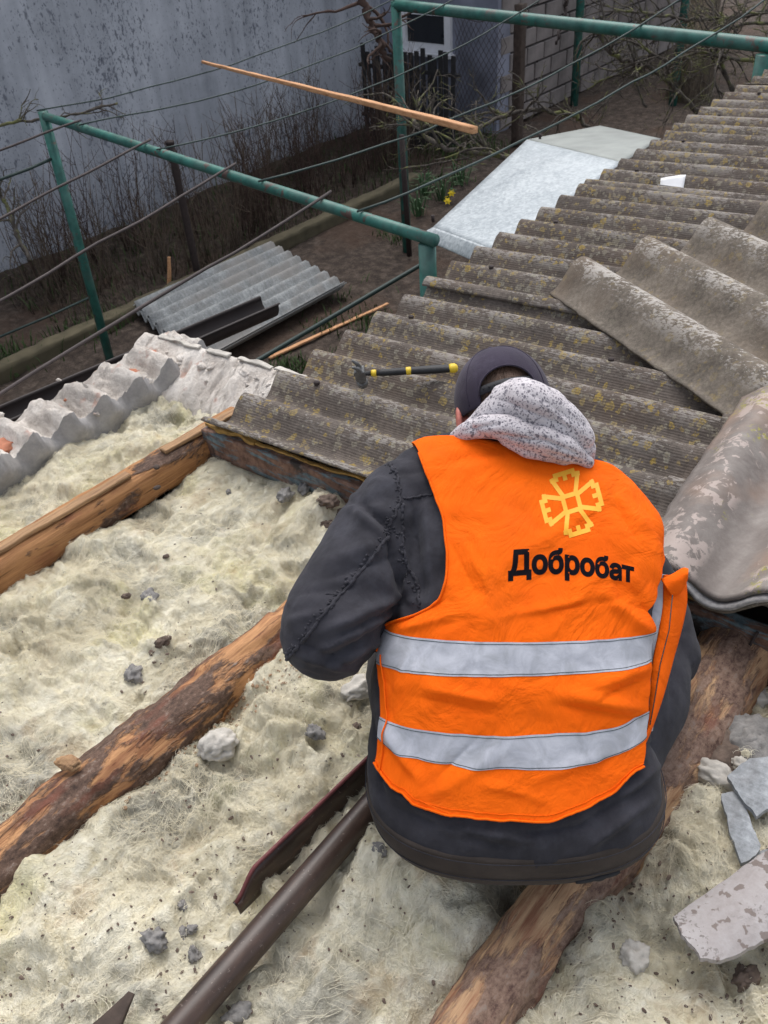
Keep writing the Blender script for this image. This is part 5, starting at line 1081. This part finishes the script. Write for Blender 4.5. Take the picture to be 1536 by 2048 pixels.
# waistband of the jacket and its toggle
t_ = np.linspace(9.35, 10.62, 14); th_ = np.radians(np.linspace(-115, 115, 160)); P = torso(th_[None], t_[:, None], .009+.002*np.sin(np.linspace(0, np.pi, 14))[:, None]+0*th_[None]); P = P+.005*fbm(P, 12, 4, 6)[..., None]*-CF
obj('waistband', *slab(P[::-1], torso(th_[None], t_[::-1, None], .001)), M_JBAND, man)
for tt in (9.45, 10.1): obj('stitching', *tube(torso(th_, tt, .0112)-CF*.002, .0009, 5), M_JACKET, man)
P = spline([(1098, 1742, 0), (1150, 1735, 0), (1185, 1722, 0), (1212, 1706, 0)], 12); 
pt = np.array([torso(math.radians(a), 10.5, .010) for a in np.linspace(14, 34, 12)])
V, F = tube(pt, [.003, .004, .0042, .0042, .0035, .0055, .0055, .0035, .0042, .0042, .004, .003], 10); obj('toggle', V, F, M_PLAST, man)
# ---- vest: a sheet fitted over the jacket
def pleat(P, t):
    x, y = proj(P); h = .008*fbm(P, 5.5, 3, 55)+.0075*np.abs(fbm(P*np.array([1, 1, .7])+3, 12, 3, 58))-.002+.0042*(1-2*np.sqrt(fbm(P*np.array([1, 1, .8]), 9, 2, 56)**2+.01))+.0016*fbm(P, 20, 2, 57)
    def fold(x0, y0, x1, y1, wd, am):
        dx, dy = x1-x0, y1-y0; L = math.hypot(dx, dy); s = ((x-x0)*dx+(y-y0)*dy)/(L*L); dd = (-(x-x0)*dy+(y-y0)*dx)/L
        return 1.25*am*(np.exp(-(dd/wd)**2) if am > 0 else np.exp(-np.abs(dd)/(wd*.8)))*np.exp(-((s-.5)/.45)**4)
    for f in ((1110, 1385, 1300, 1420, 16, .008), (1120, 1410, 1290, 1440, 13, -.006), (1180, 1370, 1310, 1330, 12, .006), (1200, 1180, 1310, 1270, 14, .008), (1230, 1165, 1312, 1235, 12, -.007), (790, 1260, 920, 1225, 10, .005), (800, 1245, 900, 1195, 8, -.005), (1010, 1130, 1200, 1000, 13, .004), (900, 950, 1050, 900, 14, .005), (870, 930, 1000, 900, 10, -.004), (1180, 950, 1290, 1060, 13, .006), (930, 1030, 1010, 1190, 15, .004), (850, 1600, 1000, 1500, 14, .004), (1050, 1560, 1230, 1500, 14, .004), (770, 1440, 840, 1560, 12, .006), (790, 1400, 830, 1290, 9, .004), (850, 1370, 1010, 1400, 12, .005), (830, 1390, 980, 1425, 9, -.004), (960, 1560, 1100, 1600, 12, .004), (1000, 1230, 1180, 1200, 11, .004), (900, 1080, 960, 1210, 9, -.004), (925, 1070, 990, 1200, 11, .004), (1090, 1225, 1290, 1190, 9, -.005), (1200, 960, 1290, 1110, 9, -.005), (870, 1560, 960, 1470, 8, -.004), (1180, 1400, 1296, 1360, 8, -.005)): h = h+fold(*f)
    return np.maximum(h, -.007)
BL = np.array([(880, 825), (897, 832), (960, 860), (1030, 884), (1100, 895), (1160, 893), (1195, 880), (1215, 858), (1229, 830), (1238, 800), (1246, 772), (1256, 757), (1320, 758), (1400, 764), (1430, 766), (1480, 757), (1530, 752), (1640, 740)], float)
BR = np.array([(900, 1430), (1040, 1345), (1130, 1320), (1190, 1314), (1222, 1300), (1256, 1312), (1330, 1303), (1400, 1298), (1440, 1300), (1490, 1288), (1530, 1280), (1640, 1290)], float)
thd = np.radians(np.linspace(-112, 112, 900))
VO = .017
def vest_lim(t):
    P = torso(thd, t, VO); x, y = proj(P); lo, hi = thd[0], math.radians(104)
    bx = np.interp(y, BL[:, 0], BL[:, 1]); k = np.where((x < bx) & (thd < .6))[0]
    if len(k): lo = thd[min(k[-1]+1, 899)]
    bx = np.interp(y, BR[:, 0], BR[:, 1]); k = np.where((x > bx) & (thd > .3) & (thd < hi))[0]
    if len(k) and k[0] > 0: hi = thd[k[0]-1]
    return lo, hi
_t = np.linspace(7, 10.5, 300); TH = float(np.interp(1641, proj(torso(0*_t, _t, VO))[1], _t))
tv = np.concatenate([np.linspace(.45, 4.2, 60), np.linspace(4.23, 5.6, 70), np.linspace(5.63, TH, 84)]); lims = np.array([vest_lim(t) for t in tv])
hi_ = lims[:, 1].copy(); lo_ = lims[:, 0].copy()
for _ in range(2): hi_[1:-1] = (hi_[:-2]+hi_[1:-1]+hi_[2:])/3; lo_[1:-1] = (lo_[:-2]+lo_[1:-1]+lo_[2:])/3
HY = np.array([(700, 1490), (745, 1512), (762, 1535), (790, 1572), (830, 1604), (900, 1629), (1000, 1640), (1090, 1638), (1170, 1616), (1230, 1582), (1262, 1542), (1300, 1500), (1340, 1480)], float); SS = np.linspace(0, 1, 121); TM = np.full(121, TH)
def raw_pt(s, t):
    lo = np.interp(t, tv, lo_); hi = np.interp(t, tv, hi_); return torso(lo+(hi-lo)*s, t, VO)
for k_, s_ in enumerate(SS):
    tt = np.linspace(7.6, 11, 240); x, y = proj(raw_pt(0*tt+s_, tt)); dd = y-np.interp(x, HY[:, 0], HY[:, 1]); q_ = np.where(dd > 0)[0]
    if len(q_): TM[k_] = tt[q_[0]]
    else: TM[k_] = 11
def vest_pt(s, t, off):
    s, t = np.broadcast_arrays(np.asarray(s, float), np.asarray(t, float)); tm = np.interp(s, SS, TM); t = np.where(t > 7.0, 7.0+(t-7.0)*(tm-7.0)/(TH-7.0), t)
    lo = np.interp(t, tv, lo_); hi = np.interp(t, tv, hi_); th_ = lo+(hi-lo)*s; P = torso(th_, t, VO); nn = torso(th_, t, VO+.01)-P; nn /= np.linalg.norm(nn, axis=-1, keepdims=True)
    return P+nn*(pleat(P, t)+off)[..., None]
S, T = np.meshgrid(np.linspace(0, 1, 210), tv, indexing='ij'); vp = vest_pt(S, T, 0*S); vq = vest_pt(S, T, 0*S-.003)
V, F = slab(vp.transpose(1, 0, 2), vq.transpose(1, 0, 2)); c = np.cross(vp[100, 101]-vp[100, 100], vp[101, 100]-vp[100, 100])@CF
n0 = F.copy(); 
# make the outside face the camera
a, b_, c_ = V[F[5000][0]], V[F[5000][1]], V[F[5000][2]]
if np.cross(b_-a, c_-a)@CF > 0: F = F[:, ::-1]
vest = obj('vest', V, F, M_VEST, man)
bv = BVHTree.FromPolygons([Vector(v) for v in V], [list(map(int, f)) for f in F])
# hems and armhole binding
def vedge(fs, ft, r_, n=160, off=.002): u = np.linspace(0, 1, n); return tube(vest_pt(fs(u), ft(u), 0*u+off), r_, 6)
obj('hem', *vedge(lambda u: u, lambda u: 0*u+TH-.02, .0022, 200), M_VEST, vest); obj('hem_stitching', *vedge(lambda u: u, lambda u: 0*u+TH-.13, .0007, 200, .0004), M_VEST, vest)
obj('armhole_binding', *vedge(lambda u: 0*u+.004, lambda u: 1.0+4.55*u, 0.0022, 220), M_VEST, vest)
tc = np.linspace(4, TH, 300); yc_ = proj(vest_pt(0*tc+.5, tc, 0*tc))[1]
def t_at(y): return float(np.interp(y, yc_, tc))
def stripe(y0, y1, ya, yb):     # reflective tape, centre and end heights
    n, m_ = 220, 12; s = np.linspace(0, 1, n); t0 = t_at(y0)+(np.abs(2*s-1)**2)*ya; t1 = t_at(y1)+(np.abs(2*s-1)**2)*yb
    T_ = t0[:, None]+(t1-t0)[:, None]*np.linspace(0, 1, m_)[None]; S_ = np.broadcast_to(s[:, None], T_.shape); A_ = vest_pt(S_, T_, 0*T_+.0012); B_ = vest_pt(S_, T_, 0*T_-.0006)
    V, F = A_.reshape(-1, 3), grid_faces(n, m_); a, b_, c_ = V[F[1200][0]], V[F[1200][1]], V[F[1200][2]]
    if np.cross(b_-a, c_-a)@CF > 0: F = F[:, ::-1]
    st_ = obj('reflective_stripe', V, F, M_REFL, vest)
    for q in (.06, .94): obj('stitching', *tube(vest_pt(s, t0+(t1-t0)*q, 0*s+.0014), .0006, 4), M_WIREG, st_)
stripe(1284, 1353, .06, .06); stripe(1470, 1537, .0, .0)
obj('side_seam', *tube(vest_pt(0*np.linspace(0, 1, 90)+.055, np.linspace(5.55, TH-.03, 90), 0*np.linspace(0, 1, 90)+.004), .0016, 5), M_VEST, vest)
# open front edge showing past his right side
def strip(I, O, di, do, name, mat, par, bulge=.012, seed=0, n=70, m_=14):
    I = spline([p if len(p) == 3 else (*p, di) for p in I], n); O = spline([p if len(p) == 3 else (*p, do) for p in O], n); s = np.linspace(0, 1, m_); Q = I[:, None]*(1-s)[None, :, None]+O[:, None]*s[None, :, None]
    P = atv(Q[..., 0], Q[..., 1], Q[..., 2]-bulge*np.sin(np.pi*s)[None]); P = P-CF*(.004*fbm(P, 9, 3, seed))[..., None]; W_ = P+CF*.004
    V, F = slab(P, W_); a, b_, c_ = V[F[100][0]], V[F[100][1]], V[F[100][2]]
    if np.cross(b_-a, c_-a)@CF > 0: F = F[:, ::-1]
    return obj(name, V, F, mat, par)
strip([(1272, 1135, 1.685), (1272, 1200, 1.665), (1272, 1300, 1.645), (1272, 1400, 1.61), (1268, 1470, 1.58)], [(1334, 1150, 1.66), (1333, 1200, 1.65), (1325, 1260, 1.635), (1313, 1340, 1.615), (1306, 1462, 1.585)], 1.72, 1.725, 'reflective_stripe', M_REFL, vest, .006, 2)
fl = strip([(1328, 1150, 1.655), (1326, 1210, 1.645), (1319, 1260, 1.63), (1305, 1330, 1.61), (1298, 1400, 1.59), (1293, 1455, 1.57), (1272, 1505, 1.55), (1246, 1550, 1.53)], [(1372, 1150, 1.675), (1375, 1205, 1.665), (1364, 1262, 1.65), (1347, 1322, 1.63), (1327, 1392, 1.605), (1306, 1455, 1.58), (1284, 1505, 1.555), (1250, 1556, 1.53)], 1.715, 1.735, 'front_panel', M_VEST, vest, .012, 4)
strip([(1322, 1158), (1345, 1148), (1366, 1136), (1377, 1137)], [(1345, 1195), (1362, 1185), (1370, 1172), (1376, 1158)], 1.645, 1.645, 'turned_corner', M_VEST, vest, .010, 6, 30, 10)
obj('stitching', *tube([at(x, y, d_) for x, y, d_ in ((1345, 1190, 1.634), (1338, 1260, 1.62), (1320, 1330, 1.602), (1309, 1400, 1.58), (1300, 1450, 1.562))], .001, 5), M_WIREG, fl)
# ---- print on the back: word and emblem, draped on the cloth
cu = bpy.data.curves.new('print', 'FONT'); cu.body = 'Добробат'; cu.size = 1; cu.offset = .045; cu.resolution_u = 5; to = bpy.data.objects.new('tmp', cu); col.objects.link(to)
dg = bpy.context.evaluated_depsgraph_get(); me = to.evaluated_get(dg).to_mesh(); bm = bmesh.new(); bm.from_mesh(me); to.evaluated_get(dg).to_mesh_clear(); bpy.data.objects.remove(to)
bmesh.ops.triangulate(bm, faces=bm.faces[:]); 
for _ in range(2):
    ed_ = [e for e in bm.edges if e.calc_length() > .07]
    if ed_: bmesh.ops.subdivide_edges(bm, edges=ed_, cuts=1); bmesh.ops.triangulate(bm, faces=bm.faces[:])
xy = np.array([v.co[:2] for v in bm.verts]); FF = [[v.index for v in f.verts] for f in bm.faces]; bm.free()
x0, x1 = xy[:, 0].min(), xy[:, 0].max(); capH = 0.727
def word(u, h):           # u 0..1 along the word, h in cap heights
    X = 1016+252*(1.13*u-.13*u*u); base = np.interp(u, [0, .15, .4, .7, 1], [1150, 1147, 1145, 1153, 1164]); sz = np.interp(u, [0, .4, 1], [47, 46, 37]); return X+h*sz*.03*0, base-h*sz
g = Geo()
def drape(pts2, faces, off=.0005):
    P = [stick(bv, a, b_, off) for a, b_ in pts2]; ok = [p is not None for p in P]; P = [p if p is not None else np.zeros(3) for p in P]
    return np.array(P), [f for f in faces if all(ok[i] for i in f)]
u = (xy[:, 0]-x0)/(x1-x0); X, Y = word(u, xy[:, 1]/capH); V, F = drape(list(zip(X, Y)), FF); obj('word_print', V, F, M_PRINT, vest)
def strokes(lines, wd):
    V = []; F = []
    for ln, closed in lines:
        ln = [np.array(p, float) for p in ln]; segs = list(zip(ln, ln[1:]+([ln[0]] if closed else [])))
        if not closed: segs = segs[:len(ln)-1]
        for a, b_ in segs:
            d = b_-a; L = np.linalg.norm(d); d /= L; n_ = np.array([-d[1], d[0]])*wd/2; a2, b2_ = a-d*wd/2, b_+d*wd/2; k = max(2, int(L/12)+1); i0 = len(V)
            for t in np.linspace(0, 1, k): c = a2+(b2_-a2)*t; V += [c-n_, c+n_]
            F += [(i0+2*i, i0+2*i+1, i0+2*i+3, i0+2*i+2) for i in range(k-1)]
    return np.array(V), F
arm = [(-27, -33), (-58, -110), (-40, -110), (-40, -127), (40, -127), (40, -110), (58, -110), (27, -33)]
lines = []
for k in range(4):
    c, s = [(1, 0), (0, 1), (-1, 0), (0, -1)][k]; R = lambda p: (p[0]*c-p[1]*s, p[0]*s+p[1]*c)
    lines.append(([R(p) for p in arm], True)); 
    lines.append(([R((0, -114)), R((0, -106))], False))
V2, F2 = strokes(lines, 19); a = math.radians(-16); sc_ = 66/136
X = 1143+sc_*(V2[:, 0]*math.cos(a)-V2[:, 1]*math.sin(a))*.93; Y = 1006+sc_*(V2[:, 0]*math.sin(a)+V2[:, 1]*math.cos(a))
V, F = drape(list(zip(X, Y)), F2, .0005); obj('emblem_print', V, F, M_YPRINT, vest)
obj('loose_thread', *tube([p for p in (stick(bv, x, y, .004) for x, y in ((838, 1600), (850, 1618), (868, 1624), (885, 1632))) if p is not None]+[at(898, 1628, 1.44)], .0009, 4), M_VEST, vest)
# ---- hood hanging on the back of the neck
def pc(p): return at(p[0], p[1], p[2])
def sweep(pl, n=26):
    P = spline([pc(p) for p in pl], n); r_ = np.interp(np.linspace(0, 1, n), np.linspace(0, 1, len(pl)), [p[3] for p in pl]); return tube(P, r_, 18, True, True)
up = [sweep([(918, 872, 1.765, .012), (952, 848, 1.725, .018), (1014, 806, 1.70, .036), (1060, 812, 1.685, .046), (1115, 845, 1.69, .044), (1155, 882, 1.71, .036), (1172, 915, 1.74, .018)]), sweep([(1002, 788, 1.72, .020), (1040, 786, 1.71, .030), (1100, 815, 1.71, .034)])]
lo = [sweep([(912, 876, 1.745, .012), (950, 858, 1.71, .021), (1010, 856, 1.68, .024), (1070, 876, 1.665, .027), (1130, 902, 1.675, .025), (1176, 924, 1.70, .013)]), sweep([(1010, 878, 1.685, .012), (1070, 905, 1.675, .016), (1130, 922, 1.685, .013)])]
for nm, parts, sd_ in (('hood', up, 5), ('hood_fold', lo, 6)):
    V, F, N = remesh(parts, .0035, 7); x_, y_ = proj(V); hf = 0*x_
    for x0, y0, x1, y1, wd, am in ((1000, 800, 1150, 860, 6, -.006), (1040, 775, 1170, 850, 7, -.004), (985, 868, 1085, 884, 4, -.007), (1060, 868, 1165, 912, 4, -.006), (925, 862, 1010, 845, 4, -.005), (1075, 800, 1180, 880, 6, .004), (1090, 905, 1170, 925, 4, -.005)):
        dx, dy = x1-x0, y1-y0; L_ = math.hypot(dx, dy); s_ = ((x_-x0)*dx+(y_-y0)*dy)/(L_*L_); dd = (-(x_-x0)*dy+(y_-y0)*dx)/L_; hf = hf+am*np.exp(-np.abs(dd)/wd)*np.exp(-((s_-.5)/.5)**4)
    V = V+N*hf[:, None]; V = V+N*(.004*fbm(V, 11, 3, sd_)-.004*np.exp(-(fbm(V*np.array([1, 1, 1.6]), 7, 2, sd_+2)/.10)**2)+.003*np.abs(fbm(V, 20, 2, sd_+4)))[:, None]; obj(nm, V, F, M_HOOD, man)
# ---- cap with the rear opening and strap
na, ne = 120, 40; ca = np.linspace(-np.pi, np.pi, na, endpoint=False); op = math.radians(35)          # azimuth 0 = straight back
def cap_pt(a, e, k=1.0):
    a, e = np.broadcast_arrays(np.asarray(a, float), np.asarray(e, float)); d = np.stack([np.sin(a)*np.cos(e), -np.cos(a)*np.cos(e), np.sin(e)], -1)
    return headpt(0, 0, .004)+(d[..., :1]*HR*.095+d[..., 1:2]*HF*.108+d[..., 2:]*HU*np.where(d[..., 2:] > 0, .108, .10))*k
e0 = np.where(np.abs(ca) < op, .0+.46*np.sqrt(np.clip(1-(ca/op)**2, 0, 1)), -.22+.05*np.cos(ca)); e0 = np.where(np.abs(ca) < op, np.maximum(e0, -.17), e0)
E_ = e0[None]+(math.pi/2-.001-e0[None])*np.linspace(0, 1, ne)[:, None]; A_ = np.broadcast_to(ca[None], E_.shape)
P = cap_pt(A_, E_); P = P+.0016*fbm(P, 12, 3, 3)[..., None]*HU; Q = cap_pt(A_, E_, .97)
V = np.concatenate([P.reshape(-1, 3), Q.reshape(-1, 3)]); n = ne*na; f1 = grid_faces(ne, na, True); i = np.arange(na); j = (i+1) % na
F = np.concatenate([f1, f1[:, ::-1]+n, np.stack([j, i, i+n, j+n], -1)]); cap = obj('cap', V, F, M_CAP, man)
lt = np.linspace(-op, op, 50); obj('opening_binding', *tube(cap_pt(lt, np.maximum(.46*np.sqrt(np.clip(1-(lt/op)**2, 0, 1)), -.17), 1.0), .0017, 6), M_CAP, cap)
for a in (0.9, 2.2, -.9, -2.2): obj('panel_seam', *tube(cap_pt(a, np.linspace(-.1, 1.5, 30), 1.004), .0013, 5), M_CAP, cap)
obj('button', *rock(cap_pt(0, math.pi/2, 1.0), .007, (1, 1, .6), 1, 2, 0), M_CAP, cap)
a_ = np.linspace(-op-.02, op+.02, 40); P = np.stack([cap_pt(a_, e_+.05*np.cos(a_*2), .985) for e_ in (.0, .08, .15)], 0); P = P.transpose(1, 0, 2); Q = P-(P-HC)*.03
V, F = slab(P, Q); x_ = V[F[10]]; F = F if np.cross(x_[1]-x_[0], x_[2]-x_[0])@(x_[0]-HC) > 0 else F[:, ::-1]; stp_ = obj('strap', V, F, M_PLAST, cap)
for q in np.linspace(-.5, .4, 8): obj('strap_stud', *rock(cap_pt(q, .12, 1.0), .0022, (1, 1, 1), 1, 1, 0), M_BLACK, stp_)
vz = np.linspace(-1.0, 1.0, 24); A0 = np.array([cap_pt(math.pi+v*.95, -.15, .99) for v in vz]); ex = (np.cos(vz*1.45)*.075)[:, None]; B0 = A0+HF*ex-HU*(.02*(1-vz**2)+.006)[:, None]; P = np.stack([A0+(B0-A0)*t for t in np.linspace(0, 1, 8)], 1)
V, F = slab(P, P-HU*.004); obj('visor', V, F, M_CAP, cap)
